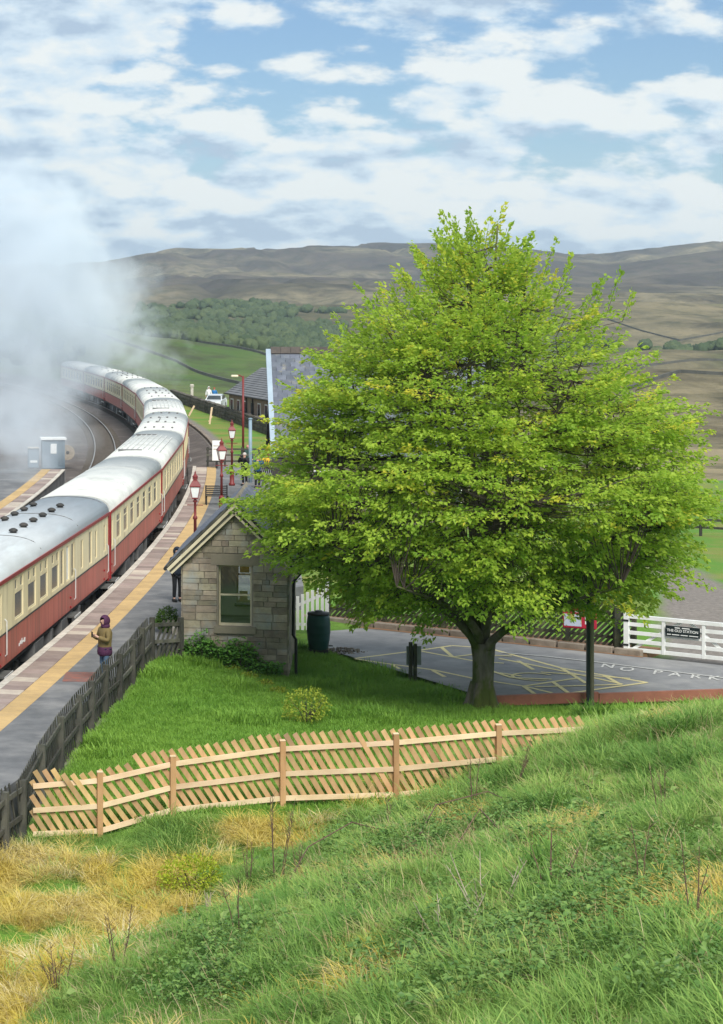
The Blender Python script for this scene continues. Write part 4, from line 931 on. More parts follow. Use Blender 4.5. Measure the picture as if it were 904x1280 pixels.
MB().tube([(-.055, 0, -.4), (-.055, 0, 4.75)], .065, 10).build('pole', pmat('weathered_pole', (.25, .22, .16), (.17, .155, .12), 3, .9, stretch=(1, 1, .2)), tp, True)
MB().b2(-.19, -.115, -.05, .05, -.3, 4.2).build('cable_duct', M['signblack'], tp)
MB().lathe([(.05, 4.75), (.13, 4.85), (.16, 5.15), (.14, 5.28), (.03, 5.34)], 14, (-.055, 0, 0)).build('lantern', M['lampglass'], tp, True)
sp_ = thing('short_post', 'short mossy timber post on the lawn edge in front of the yellow hatching', 'post', (516*61.6/F, 61.6, -1.1))
MB().cbox((-.06, 0, .5), (.10, .11, 1.25), .012).cbox((.07, 0, .48), (.10, .11, 1.2), .012).build('post_body', M['lattice'], sp_)
MB().b2(-.17, .26, .06, .075, .45, 1.0).build('back_plate', pmat('galvanised', (.3, .34, .33), (.25, .28, .27), 3, .4, metal=.3), sp_)
# gravel heap behind the barrel
mb = MB(); c0 = Vector((10.75, 66.3, -1.03))
for k in range(150): 
    a, r = random.uniform(0, 6.28), random.random()**.5; s = random.uniform(.03, .08); p = c0+Vector((r*math.cos(a)*.75, r*math.sin(a)*.6, .12*(1-r)))
    mb.box(p, (s, s*.8, s*.7), Euler((random.random()*3, random.random()*3, random.random()*3)).to_matrix())
tag(mb.build('gravel_heap', M['kerb']), 'low heap of pale gravel beside the water butt', 'gravel', kind='stuff')
# ------------------------------------------------------------------ platform lamps
def plat_lamp(x, ytop, label):
    H = 3.6; d = (EYE-H)*F/(ytop-YH); t = thing('platform_lamp', label, 'lamp post', (x*d/F, d, 0), random.uniform(-.2, .2), 'maroon platform lamps')
    mm = M['maroon_post']
    ob('base', cached('lpb', lambda: MB().lathe([(.17, 0), (.17, .12), (.12, .16), (.12, .75), (.135, .8), (.075, .9)], 14).mesh('base', mm, True)), t)
    ob('column', cached('lpc', lambda: MB().lathe([(.065, .9), (.055, 1.75), (.085, 1.78), (.085, 1.86), (.05, 1.9), (.045, 2.4), (.10, 2.44), (.05, 2.5), (.05, 2.55)], 12).mesh('column', mm, True)), t)
    ob('crossbar', cached('lpx', lambda: MB().tube([(-.3, 0, 2.3), (.3, 0, 2.3)], .018, 6).mesh('crossbar', mm)), t)
    Rz = Matrix.Rotation(R(45), 3, 'Z')
    ob('lantern_glass', cached('lpg', lambda: MB().lathe([(.15, 2.58), (.255, 3.0)], 4, M=Rz).mesh('lantern_glass', M['lampglass'])), t)
    def fr():
        m_ = MB(); m_.lathe([(.17, 2.54), (.17, 2.59)], 4, M=Rz); m_.lathe([(.29, 2.99), (.29, 3.03)], 4, M=Rz)
        for k in range(4):
            a = R(45+90*k+45*0); v = lambda r, z: Rz @ Vector((r*math.cos(PI/2*k), r*math.sin(PI/2*k), z)); m_.tube([v(.155, 2.58), v(.262, 3.0)], .016, 4)
        return m_.mesh('lantern_frame', mm)
    ob('lantern_frame', cached('lpf', fr), t)
    ob('lantern_roof', cached('lpr', lambda: MB().lathe([(.29, 3.03), (.15, 3.2), (.13, 3.2), (.10, 3.3)], 4, M=Rz).lathe([(.10, 3.28), (.10, 3.36), (.12, 3.37), (.05, 3.44), (.03, 3.5), (.035, 3.52), (.0, 3.6)], 10).mesh('lantern_roof', mm)), t)
plat_lamp(244, 588, 'maroon platform lamp nearest the shelter, its foot behind the shelter roof')
plat_lamp(277, 547, 'maroon platform lamp in the middle, beside the white signboard')
plat_lamp(290, 524, 'maroon platform lamp farthest away, tallest in line before the grass bank')
def col(x, y0, y1, d, r, name, label, mat, extra=None):
    a, b = W(x, y0, d), W(x, y1, d); t = thing(name, label, 'post', (b.x, b.y, b.z)); h = a.z-b.z
    MB().tube([(0, 0, -.3), (0, 0, h)], [r, r*.85], 10).build('shaft', mat, t, True); return t, h
t, h = col(313, 524, 612, 117, .11, 'steel_column', 'plain blue-grey steel column beside the photographers', M['greypole'])
MB().lathe([(.12, h), (.12, h+.05), (.02, h+.08)], 10).build('cap', M['greypole'], t)
t, h = col(304, 470, 568, 150, .09, 'lamp_column', 'tall slim maroon lamp column in front of the stone cottages', M['maroon_post']); t['category'] = 'lamp post'
MB().tube([(0, 0, h-.1), (-.25, 0, h+.05), (-.45, 0, h+.05)], .04, 6).build('arm', M['maroon_post'], t); MB().cbox((-.6, 0, h), (.5, .22, .16), .04).build('lamp_head', pmat('lamp_head', (.75, .68, .5), rough=.5), t)
t, h = col(335, 552, 582, 128, .07, 'short_column', 'short maroon post right of the photographers', M['maroon_post'])
MB().lathe([(.09, h), (.09, h+.06), (.0, h+.16)], 8).build('finial', M['maroon_post'], t)
t = thing('platform_sign', 'blank white signboard on a post at the platform end', 'sign', W(271, 585, 127.0)); 
MB().b2(-.27, .27, -.02, .02, .45, 1.65).build('sign_board', M['white'], t); MB().b2(-.06, .06, .0, .1, -.2, 1.5).build('sign_post', M['black'], t)
mb = MB(); [mb.b2(x, x+.4, -.028, -.021, z, z+.06) for x, z in ((-.2, 1.3), (-.2, 1.1))]; mb.build('faded_lettering', M['coping'], t)
# fence at the platform end
pf = thing('rail_fence', 'dark three-rail timber fence closing off the platform end', 'fence')
for k in range(5):
    x = 12.7+k*1.05; MB().cbox((x, 129.6, .35), (.12, .12, 1.5), .01).build('post', M['darkwood'], pf)
for z in (.25, .62, .98): MB().b2(12.6, 16.95, 129.52, 129.56, z-.05, z+.05).build('rail', M['darkwood'], pf)
# dark diagonal fence right of the photographers
bf = thing('forecourt_fence', 'black diagonal slat fence right of the photographers, half behind leaves', 'fence')
bP = [(14.5, 119, -.3), (15.3, 115.5, -.3), (16.1, 112, -.3), (16.9, 108.5, -.3), (17.6, 105, -.3)]
slat_fence(bf, bP, [1.35]*5, (.3, .8), (.09, .025), .3, .8, (M['darkwood'],)*3, side=-1, post=(.14, .14))
# black railing (bench back) on the platform
bn = thing('platform_bench', 'black slatted bench on the platform below the middle lamp', 'bench', W(271, 632, 104.0)+Vector((0, 0, .0)), 0)
bn.location.z = 0
for z in (.5, .6, .7, .8, .9): MB().b2(-.55, .55, .16, .19, z-.03, z+.03).build('back_slat', M['black'], bn)
for y in (-.2, -.08, .04): MB().b2(-.55, .55, y-.05, y+.05, .43, .46).build('seat_slat', M['black'], bn)
for x in (-.52, .52): MB().b2(x-.03, x+.03, .14, .2, 0, .95).b2(x-.03, x+.03, -.24, -.18, 0, .44).b2(x-.03, x+.03, -.24, .2, .38, .43).build('end_frame', M['black'], bn)
# ------------------------------------------------------------------ station house with slate roof
hs = thing('station_house', 'tall house with a big grey slate roof and pale blue verge behind the tree', 'house', (13.02, 100.0, -.9), R(-4))
HLn, EZ, RZ_, RUN = 10.5, 3.55, 8.45, 4.3
M['housestone'] = pmat('house_stone', (.22, .19, .15), (.15, .13, .105), 2.5, .95, .02, 12)
M['verge'] = pmat('verge_board', (.32, .40, .47), (.27, .34, .41), 2, .6)
mb = MB(); mb.prism([(0.25, -1), (2*RUN-.25, -1), (2*RUN-.25, EZ-.1), (RUN, RZ_-.25), (.25, EZ-.1)], .3, HLn-.3, 'x'); mb.build('wall', M['housestone'], hs)
ang = math.atan2(RZ_-EZ, RUN); ln = math.hypot(RZ_-EZ, RUN)
for sgn in (1, -1):
    rt = ob('roof_slope', MB().b2(0, ln, 0, HLn, -.06, 0).mesh('roof_slope', M['under']), hs)
    ux = Vector((0, sgn*math.cos(ang), math.sin(ang))); nz = Vector((0, -sgn*math.sin(ang), math.cos(ang))); uy_ = nz.cross(ux)
    m = Matrix((ux, uy_, nz)).transposed().to_4x4(); m.translation = Vector((0 if uy_.x > 0 else HLn, 0 if sgn > 0 else 2*RUN, EZ)); rt.matrix_local = m
    if sgn > 0:
        flip = uy_.x < 0
        rows, cw, rh = 24, .46, ln/24; sm_ = MB().cbox((0, 0, 0), (rh+.12, cw-.014, .028), .005).mesh('slate', M['slate']); rest = MB()
        for r in range(rows):
            for c in range(-1 if r % 2 else 0, 24):
                y = (c+(.5 if r % 2 else 0))*cw+cw/2
                if y > HLn: continue
                yy = HLn-y if flip else y
                if c < 12: ob('slate', sm_, rt, (r*rh+rh/2-.02, yy, .03+random.uniform(0, .006)), (0, -.06, random.uniform(-.01, .01)))
                else: rest.box((r*rh+rh/2-.02, yy, .03), (rh+.12, cw-.014, .028), Matrix.Rotation(-.06, 3, 'Y'))
        tag(rest.build('slates', M['slate'], rt), kind='stuff')
        MB().b2(-.05, ln+.05, (HLn+.0) if flip else -.24, (HLn+.24) if flip else 0.0, -.12, .09).build('verge_board', M['verge'], rt)
rg_ = pmat('ridge_tile', (.10, .085, .075), (.07, .062, .058), 4, .9, rnd=.2)
for k in range(22): MB().prism([(RUN-.26, RZ_-.12), (RUN, RZ_+.20), (RUN+.26, RZ_-.12)], k*.48, k*.48+.465, 'x').build('ridge_tile', rg_, hs)
MB().tube([(0, -.12, EZ-.02), (HLn, -.12, EZ-.02)], .08, 8).build('gutter', M['black'], hs)
for x in (2.2, 5.2, 8.2):
    wn = MB().b2(x-.5, x+.5, .18, .26, 1.2, 2.9).build('window', M['white'], hs); MB().b2(x-.43, x+.43, .165, .185, 1.27, 2.83).build('pane', M['glass'], wn)
ch = MB().cbox((8.8, RUN, RZ_+.5), (1.0, .7, 1.6), .03).build('chimney', M['housestone'], hs)
for s in (-.25, .25): MB().lathe([(.12, RZ_+1.3), (.1, RZ_+1.7)], 10, (8.8+s, RUN, 0)).build('chimney_pot', rg_, ch)
# ------------------------------------------------------------------ row of cottages
rw = thing('stone_cottages', 'long low row of brown stone cottages with a grey slate roof', 'house', (20.5, 190.0, -.6), math.atan2(-15.4, 2.2))
CL, CE, CRZ, CD = 34.0, 2.62, 4.75, 3.1       # along +x (towards the camera); +y is away to the right
M['cottage'] = pmat('cottage_stone', (.32, .24, .185), (.22, .165, .13), 1.6, .95, .03, 5, rnd=.0)
M['cslate'] = pmat('cottage_slate', (.17, .175, .185), (.12, .125, .135), .7, .9, .02, 6, stretch=(1, 1, 2))
mb = MB(); mb.prism([(0, -1), (2*CD, -1), (2*CD, CE), (CD, CRZ-.15), (0, CE)], 0.15, CL, 'x'); mb.build('wall', M['cottage'], rw)
mb = MB(); a = Vector((0, -.3, CE-.2)); 
for k in range(14):
    f0, f1 = k/14, (k+1)/14; y0, y1 = -.3+(CD+.3)*f0, -.3+(CD+.3)*f1; z0, z1 = CE-.15+(CRZ-CE+.15)*f0, CE-.15+(CRZ-CE+.15)*f1
    mb.add([(-.2, y0, z0+.05), (CL, y0, z0+.05), (CL, y1, z1), (-.2, y1, z1), (-.2, y0, z0-.02), (CL, y0, z0-.02)], [(0, 1, 2, 3), (0, 1, 5, 4)])
mb.add([(-.2, CD, CRZ), (CL, CD, CRZ), (CL, 2*CD+.3, CE-.15), (-.2, 2*CD+.3, CE-.15)], [(0, 1, 2, 3)]); mb.build('roof', M['cslate'], rw)
mb = MB(); mb.b2(-.25, CL, -.42, -.3, CE-.22, CE-.12); mb.build('gutter', M['black'], rw)
for k in range(14):
    x = 1.3+k*2.3
    if k % 4 == 3:
        dr = MB().b2(x-.45, x+.45, -.03, .03, -.1, 1.95).build('door', pmat('cottage_door', (.03, .035, .04)), rw); MB().b2(x-.55, x+.55, -.06, .02, 1.95, 2.12).build('lintel', M['lintel'], dr)
    else:
        wn = MB().b2(x-.5, x+.5, -.05, .04, .75, 2.05).build('window', M['white'], rw); MB().b2(x-.38, x+.38, -.065, -.045, .85, 1.95).build('pane', M['glass'], wn); MB().b2(x-.6, x+.6, -.10, .02, .60, .75).build('sill', M['lintel'], wn)
for x in (6.5, 8.6): MB().tube([(x, -.1, -.3), (x, -.1, CE-.1)], .06, 6).build('downpipe', M['black'], rw)
for x in (10.5, 20.5, 31): 
    ch = MB().cbox((x, CD, CRZ+.35), (.9, .6, 1.5), .03).build('chimney', M['cottage'], rw); MB().lathe([(.13, CRZ+1.1), (.11, CRZ+1.5)], 10, (x, CD, 0)).build('chimney_pot', rg_, ch)
# ------------------------------------------------------------------ stone wall above the grass bank
sw = thing('dry_stone_wall', 'dark dry stone wall slanting down above the grass bank behind the train', 'wall')
M['drystone'] = pmat('dry_stone', (.105, .095, .08), (.07, .064, .055), 1.5, .95, .03, 8, rnd=.35, hue=.015)
M['wallcore'] = pmat('wall_core', (.05, .045, .04), rough=.95)
A, B = Vector((18.6, 232, 0)), Vector((21.9, 158, 0)); d = B-A; Lw = d.length; ux = d.normalized(); nw = Vector((ux.y, -ux.x, 0)); nw = nw if nw.x < 0 else -nw
mwall = Matrix((ux, -nw, Vector((0, 0, 1)))).transposed().to_4x4(); mwall.translation = A+Vector((0, 0, -.95)); sw.matrix_basis = mwall
MB().b2(0, Lw, .05, .40, -.4, 1.22).build('wall_core', M['wallcore'], sw)
stm = [MB().cbox((0, 0, 0), (.98, .2, .30), .04).mesh('stone', M['drystone']) for _ in range(1)]
z = 0
for r in range(4):
    x = -random.random()
    while x < Lw:
        l = random.uniform(.75, 1.5); ob('stone', stm[0], sw, (x+l/2, .06+random.uniform(-.03, .03), .15+r*.31), None, (l-.02, 1, .98)); x += l
x = 0
while x < Lw: l = random.uniform(.35, .6); ob('coping_stone', stm[0], sw, (x+l/2, .22, 1.32+random.uniform(-.04, .06)), (0, random.uniform(-.1, .1), 0), (l, 2.2, .75)); x += l
# timber props on the bank
for (x0, y0, x1, y1, d_, lb) in ((236, 517, 243, 507, 178, 'pale leaning timber prop on the grass bank by the wall'), (262, 527, 265, 509, 170, 'pale braced timber stake against the stone wall')):
    t = thing('timber_stake', lb, 'stake'); timber('stake', W(x0, y0, d_)-Vector((0, 0, .2)), W(x1, y1, d_), .14, .1, M['newrail'], t, (0, -1, 0))
    if y0 == 527: timber('brace', W(261, 527, d_), W(265, 520, d_), .1, .08, M['newrail'], t, (0, -1, 0))
t = thing('white_post', 'pale concrete post with a white cap behind the far end of the wall', 'post', W(240, 504, 225)); MB().cbox((0, 0, .7), (.3, .3, 2.0), .03).cbox((0, 0, 1.85), (.42, .42, .35), .08).build('post_body', M['coping'], t)
# ------------------------------------------------------------------ parked cars
def car(loc, rz, colr, label):
    t = thing('parked_car', label, 'car', loc, rz, 'cars parked behind the stone wall')
    pm_ = pmat('car_paint', colr, tuple(v*.95 for v in colr), 1, .25, spec=.5)
    prof = [(-2.0, .28), (-2.05, .55), (-1.95, .82), (-1.1, .93), (-.5, 1.38), (.9, 1.45), (1.75, 1.15), (2.0, .95), (2.02, .4), (1.9, .28)]
    mb = MB(); n = len(prof); vs = []
    for f, wd_ in ((-1, 1), (-.86, 1), (.86, 1), (1, 1)):
        for x, z in prof:
            k = .86*(1-.22*max(0, (z-.9))/.5) if abs(f) < 1 else .80*(1-.30*max(0, (z-.9))/.5)
            yy = math.copysign(k if abs(f) < 1 else k+.05*(z < .95), f); vs.append((x*(1 if abs(f) < 1 else .985), yy, z-(0 if abs(f) < 1 else .03*(z > .9))))
    fs = []
    for j in range(3):
        for k in range(n): fs.append((j*n+k, j*n+(k+1) % n, (j+1)*n+(k+1) % n, (j+1)*n+k))
    fs.append(tuple(range(n))); fs.append(tuple(3*n+k for k in range(n))); mb.add(vs, fs); mb.build('body', pm_, t)
    MB().add([(-1.08, -.72, .97), (-1.08, .72, .97), (-.55, .62, 1.35), (-.55, -.62, 1.35)], [(0, 1, 2, 3)]).add([(-1.06, -.70, .94), (-1.06, .70, .94), (-.53, .60, 1.32), (-.53, -.60, 1.32)], [(0, 1, 2, 3)]).build('windscreen', M['glass'], t)
    for s in (-1, 1):
        MB().prism([(-.9, .98), (-.42, 1.33), (.15, 1.37), (.15, .98)], s*.78, s*.80, 'y').build('side_window', M['glass'], t); MB().prism([(.22, .98), (.22, 1.37), (.85, 1.36), (1.3, 1.1)], s*.78, s*.80, 'y').build('side_window', M['glass'], t)
        MB().cbox((-2.0, s*.6, .68), (.1, .34, .16), .03).build('headlight', M['lampglass'], t)
        for x in (-1.25, 1.25):
            wh = MB().lathe([(.31, -.1), (.32, -.06), (.32, .06), (.31, .1)], 18, (x, s*.76, .32), M=Matrix.Rotation(R(90), 3, 'X')).build('wheel', M['under'], t); MB().lathe([(.19, -.11), (.19, .11)], 12, (x, s*.765, .32), M=Matrix.Rotation(R(90), 3, 'X')).build('rim', M['equip'], wh)
    MB().b2(-2.07, -2.04, -.26, .26, .48, .58).build('number_plate', M['white'], t)
car((21.55, 212, -.62), R(75), (.55, .58, .60), 'silver parked car behind the stone wall, in front of two people')
car((22.35, 186, -.60), R(80), (.62, .66, .70), 'pale parked car by the cottages, only its roof above the wall')
# ------------------------------------------------------------------ relay cabin, drum and cabinet in the smoke
rc_ = thing('relay_cabin', 'blue-grey trackside cabin with a white notice, seen through the smoke', 'cabin', W(67, 584, 140.0)+Vector((0, 0, -.05)), R(3))
cbm = pmat('cabin_paint', (.16, .22, .27), (.12, .17, .22), 2, .6)
MB().cbox((0, .6, .9), (1.5, 1.2, 1.9), .03).build('cabinet_body', cbm, rc_); MB().b2(-.85, .85, -.12, 1.3, 1.86, 1.98).build('cabin_roof', M['white'], rc_)
MB().b2(-.2, .2, -.03, -.005, .95, 1.6).build('notice', M['white'], rc_); MB().b2(.30, .66, -.02, -.003, .1, 1.75).build('door', pmat('cabin_door', (.12, .17, .21)), rc_)
dr = thing('cable_drum', 'pale round cable drum standing on edge beside the trackside cabin', 'drum', W(83, 571, 141.0), R(15))
Mx = Matrix.Rotation(R(90), 3, 'X')
MB().lathe([(.1, -.28), (.5, -.28), (.5, -.22), (.28, -.22), (.28, .22), (.5, .22), (.5, .28), (.1, .28)], 20, (0, 0, .3), M=Mx).build('reel', M['palestem'], dr); MB().lathe([(.12, -.30), (.12, .30)], 10, (0, 0, .3), M=Mx).build('hub', M['under'], dr)
cb = thing('trackside_cabinet', 'low grey trackside cabinet with a white plate, left of the cabin in smoke', 'cabinet', W(42, 582, 140.0), R(3))
MB().cbox((0, .3, .5), (.7, .6, 1.3), .03).build('cabinet_body', cbm, cb); MB().b2(-.24, .24, -.03, -.002, .2, .35).build('plate', M['white'], cb); MB().b2(-.36, .36, -.1, .7, 1.14, 1.2).build('lid', M['coping'], cb)
# ------------------------------------------------------------------ the big tree
def leaf_mesh(name, P, D, Nn, Ln, Wd, tint, mat):
    """leaves: base points, directions, normals, lengths, widths -> two folded triangles each"""
    n = len(P); D = D/np.linalg.norm(D, axis=1, keepdims=True); S = np.cross(D, Nn); S /= np.maximum(np.linalg.norm(S, axis=1, keepdims=True), 1e-6); U = np.cross(S, D)
    l = Ln[:, None]; wv = Wd[:, None]
    V = np.stack([P, P+D*l*.45-S*wv*.5+U*wv*.18, P+D*l-U*l*.10, P+D*l*.45+S*wv*.5+U*wv*.18], 1)
    idx = np.arange(n)[:, None]*4; Fc = np.concatenate([idx+np.array([[0, 2, 1]]), idx+np.array([[0, 3, 2]])], 1).reshape(-1, 3)
    me = bpy.data.meshes.new(name); me.vertices.add(4*n); me.vertices.foreach_set('co', V.ravel().astype(np.float32)); me.loops.add(Fc.size); me.loops.foreach_set('vertex_index', Fc.ravel().astype(np.int32))
    me.polygons.add(len(Fc)); me.polygons.foreach_set('loop_start', (np.arange(len(Fc))*3).astype(np.int32)); me.update(calc_edges=True)
    a = me.attributes.new('tint', 'FLOAT', 'POINT'); a.data.foreach_set('value', np.repeat(tint, 4).astype(np.float32)); me.materials.append(mat); return me
TREE = Vector((603*57.2/F, 57.2, -1.04)); PXM = F/57.2
ey = np.array([252, 285, 300, 330, 355, 380, 430, 480, 550, 610, 650, 700, 740, 780, 800]); eh = (882-ey)/PXM
eL = np.array([6, 18, 36, 64, 106, 152, 206, 242, 262, 304, 300, 250, 190, 120, 40])/PXM
eR = np.array([2, 14, 34, 66, 100, 134, 186, 244, 276, 292, 268, 248, 205, 110, 30])/PXM
def env(h, ph):
    L_ = np.interp(h, eh[::-1], eL[::-1]); R_ = np.interp(h, eh[::-1], eR[::-1]); c = np.cos(ph); m = (L_+R_)*.48
    s = np.where(c > 0, R_, L_); r = m+(s-m)*np.abs(c)
    return r*(1.0+0.48*fbm(ph*1.9+20, h*.75, 3)*np.where(np.abs(c) > .0, 1, 1))
def build_tree():
    t = thing('broadleaf_tree', 'large bright green spreading tree on the lawn beside the car park', 'tree', TREE)
    rg = np.random.default_rng(5)
    mb = MB(); mb.tube([(0, 0, -.4), (0, 0, .0), (.0, 0, .3), (.02, 0, .8), (.03, 0, 1.3), (.02, 0, 1.75)], [.46, .38, .32, .285, .29, .34], 16)
    for k in range(5): a = k*1.25+.4; mb.tube([(math.cos(a)*.5, math.sin(a)*.5, -.15), (math.cos(a)*.34, math.sin(a)*.34, .12), (math.cos(a)*.24, math.sin(a)*.24, .7)], [.16, .14, .08], 7)
    mb.build('trunk', M['bark'], t, True)
    limbs = []
    spec = [(PI, .62, 6.6, 4.6), (PI*.86, .85, 9.0, 4.2), (0.1, .75, 7.8, 4.6), (-.35, .9, 5.2, 5.0), (PI+.5, .95, 4.6, 4.9), (-PI/2, .8, 6.0, 4.6), (PI/2, .8, 6.4, 4.4), (.9, .7, 9.5, 3.4), (-1.0, .7, 9.3, 3.2), (-2.2, .7, 9.0, 3.2), (2.4, .7, 8.8, 3.2), (0, .1, 13.0, .35), (2.0, .3, 12.0, .9), (-.8, .3, 11.8, 1.3), (PI-.2, .8, 3.9, 5.3), (.25, .8, 3.9, 5.2), (-PI/2+.5, .8, 3.8, 4.8), (-PI/2-.6, .8, 3.8, 5.0)]
    lm = MB()
    for ph, f, hh, rr in spec:
        q = []; n = 9
        for i in range(n):
            s = i/(n-1); r = rr*(s**1.25); z0_ = 1.35+.3*(len(limbs) % 4); z = z0_+(hh-z0_)*(s**.8); w_ = .28*math.sin(s*5+ph*3)
            q.append(Vector((math.cos(ph)*r-math.sin(ph)*w_*s, math.sin(ph)*r+math.cos(ph)*w_*s, z)))
        r0 = .125 if hh < 8 else .13
        lm.tube(q, [r0*(1-s/(n-1))**1.1+.022 for s in range(n)], 7); limbs += [(p, i/(n-1)) for i, p in enumerate(q) if i > 1]
        for i in range(n-1):
            if i > 1: limbs.append(((q[i]+q[i+1])/2, (i+.5)/(n-1)))
    lm.build('limbs', M['bark'], t, True)
    LP = np.array([p[:] for p, s in limbs])
    # sprays
    hs_ = []; N = 2600
    hh = rg.uniform(2.85, 12.9, N*6); ph = rg.uniform(0, 2*PI, N*6); R_ = env(hh, ph); gap = fbm(ph*R_*.55+3, hh*1.5+9, 2)+.5*fbm(ph*R_*1.3, hh*2.2, 2); keep = (rg.random(N*6) < (R_/6.5)**1.15) & (gap > -.10)
    hh, ph, R_ = hh[keep][:N], ph[keep][:N], R_[keep][:N]; n = len(hh)
    rho = R_*np.where(rg.random(n) < .80, rg.uniform(.72, .98, n), rg.uniform(.3, .75, n)); rho = np.maximum(rho-.95, .05)
    base = np.stack([np.cos(ph)*rho, np.sin(ph)*rho, hh-.15], 1); base[:, 2] += .19*np.maximum(0, -base[:, 1])*smst(7, 3, hh)
    el = np.interp(hh, [1.9, 3.5, 6, 9, 11, 13], [-.30, -.10, .12, .45, .85, 1.3])+rg.normal(0, .16, n)
    L0 = rg.uniform(.9, 1.55, n)
    # upright leader shoots at the top
    ex = [(580, 252, 1.9), (613, 268, 1.3), (556, 290, 1.2), (540, 306, 1.0), (640, 285, 1.5), (672, 290, 1.2), (703, 306, 1.5), (686, 330, 1.0), (762, 328, 1.3), (745, 340, 1.2), (500, 348, 1.0), (455, 372, 1.0), (525, 330, 1.1), (600, 285, 1.6), (570, 275, 1.5), (725, 345, 1.2), (790, 352, .9), (430, 400, .9), (592, 262, 1.3), (566, 262, 1.0), (655, 305, 1.4), (625, 300, 1.6)]
    b2 = []; e2 = []; p2 = []; l2 = []
    for x, y, l in ex:
        p = np.array([(x-603)/PXM, rg.uniform(-.8, .8), (882-y)/PXM-l-.12]); b2.append(p-np.array([(x-603)/PXM*.06, 0, 0])); e2.append(1.25); p2.append(0 if x > 603 else PI); l2.append(l)
    base = np.concatenate([base, b2]); el = np.concatenate([el, e2]); ph2 = np.concatenate([ph+rg.normal(0, .35, n), p2]); L0 = np.concatenate([L0, l2]); n = len(base)
    D0 = np.stack([np.cos(ph2)*np.cos(el), np.sin(ph2)*np.cos(el), np.sin(el)], 1)
    tw = MB(); P = []; D = []; Nn = []; Ln = []; Wd = []; T = []
    up = np.array([0, 0, 1.0])
    for i in range(n):
        b, d, l = base[i], D0[i], L0[i]
        # branch to the nearest limb point nearer the axis
        dd = LP-b; dist = np.linalg.norm(dd, axis=1)+np.where(LP[:, 2] > b[2]+.3, 3, 0)+np.where(np.hypot(LP[:, 0], LP[:, 1]) > np.hypot(b[0], b[1])+.3, 2, 0); a = LP[np.argmin(dist)]
        mid = a*.45+b*.55+np.array([0, 0, -.06*np.linalg.norm(a-b)])
        side = np.cross(d, up); side /= max(np.linalg.norm(side), 1e-3)
        tip = b+d*l-np.array([0, 0, .12*l*l*(el[i] < .6)])
        if dist.min() < 6: tw.tube([a, mid, b, b+(tip-b)*.8], [.022, .015, .009, .003], 4, False)
        nl = int(64*l/1.2); s = rg.uniform(.02, 1, nl); sw_ = rg.choice([-1, 1], nl); lat = rg.uniform(0, 1, nl)**.8*(.52*np.sin(np.clip(s*1.05+.12, 0, 1)*PI)**.7+.05)*(1 if el[i] < 1 else .55)
        pos = b+d*(l*s)[:, None]+side*(sw_*lat)[:, None]; pos[:, 2] -= .12*(l*s)**2*(el[i] < .6)+.10*lat+rg.normal(0, .032, nl)
        pos += rg.normal(0, .03, (nl, 3))
        dr = d*(.8)+side*(sw_*(.25+lat*1.6))[:, None]+rg.normal(0, .28, (nl, 3)); dr[:, 2] -= .25
        nm = up*(.9)+rg.normal(0, .42, (nl, 3))+d*(-.1) if el[i] < 1 else np.array([math.cos(ph2[i]), math.sin(ph2[i]), .4])*.4+rg.normal(0, .7, (nl, 3))
        P.append(pos); D.append(dr); Nn.append(nm); Ln.append(rg.uniform(.08, .165, nl)); Wd.append(rg.uniform(.055, .11, nl))
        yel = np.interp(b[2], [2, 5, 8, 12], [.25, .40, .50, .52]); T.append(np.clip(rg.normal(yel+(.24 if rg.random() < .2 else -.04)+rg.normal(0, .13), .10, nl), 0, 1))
    tw.build('twigs', M['twig'], t)
    P, D, Nn, Ln, Wd, T = [np.concatenate(x) for x in (P, D, Nn, Ln, Wd, T)]
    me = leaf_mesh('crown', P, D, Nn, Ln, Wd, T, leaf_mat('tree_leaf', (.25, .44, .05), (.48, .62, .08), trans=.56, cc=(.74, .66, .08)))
    tag(ob('crown', me, t), kind='stuff')
build_tree()
# ------------------------------------------------------------------ small plants
def px_ground(x, y, y0=14.0):
    d = y0
    while d < 400:
        p = W(x, y, d)
        if p.z <= gz1(p.x, p.y): return Vector((p.x, p.y, gz1(p.x, p.y)))
        d += .12
    return W(x, y, 60)
def shrub(name, label, cat, base, rx, ry, rz, n, ls, mat, stems=7, stemmat='twig', grp=None, flat=.0, up_=.6):
    t = thing(name, label, cat, base, 0, grp); rg = np.random.default_rng(abs(hash(label)) % 9999 if False else len(label)*37+n)
    v = rg.normal(size=(n, 3)); v /= np.linalg.norm(v, axis=1, keepdims=True); r = rg.uniform(.45, 1, n)**.6
    r = r*(1+.95*np.array([float(x) for x in fbm(v[:, 0]*1.7+5, v[:, 1]*1.7+v[:, 2]*1.3, 3)]))
    P = v*r[:, None]*np.array([rx, ry, rz]); P[:, 2] = np.abs(P[:, 2]) if flat else P[:, 2]+rz
    P[:, 2] += .03
    D = v+rg.normal(0, .6, (n, 3)); Nn = np.array([0, 0, 1.0])*up_+v*.6+rg.normal(0, .4, (n, 3))
    me = leaf_mesh('foliage', P, D, Nn, ls*rg.uniform(.7, 1.3, n), ls*.62*rg.uniform(.7, 1.3, n), np.clip(rg.normal(.5, .24, n), 0, 1), mat)
    tag(ob('foliage', me, t), kind='stuff'); mb = MB()
    for k in range(stems):
        a = rg.uniform(0, 6.28); q = rg.uniform(.3, .8); mb.tube([(0, 0, -.1), (math.cos(a)*rx*q*.4, math.sin(a)*ry*q*.4, rz*.7), (math.cos(a)*rx*q, math.sin(a)*ry*q, rz*1.5)], [.018, .012, .005], 4)
    mb.build('stems', M[stemmat], t); return t
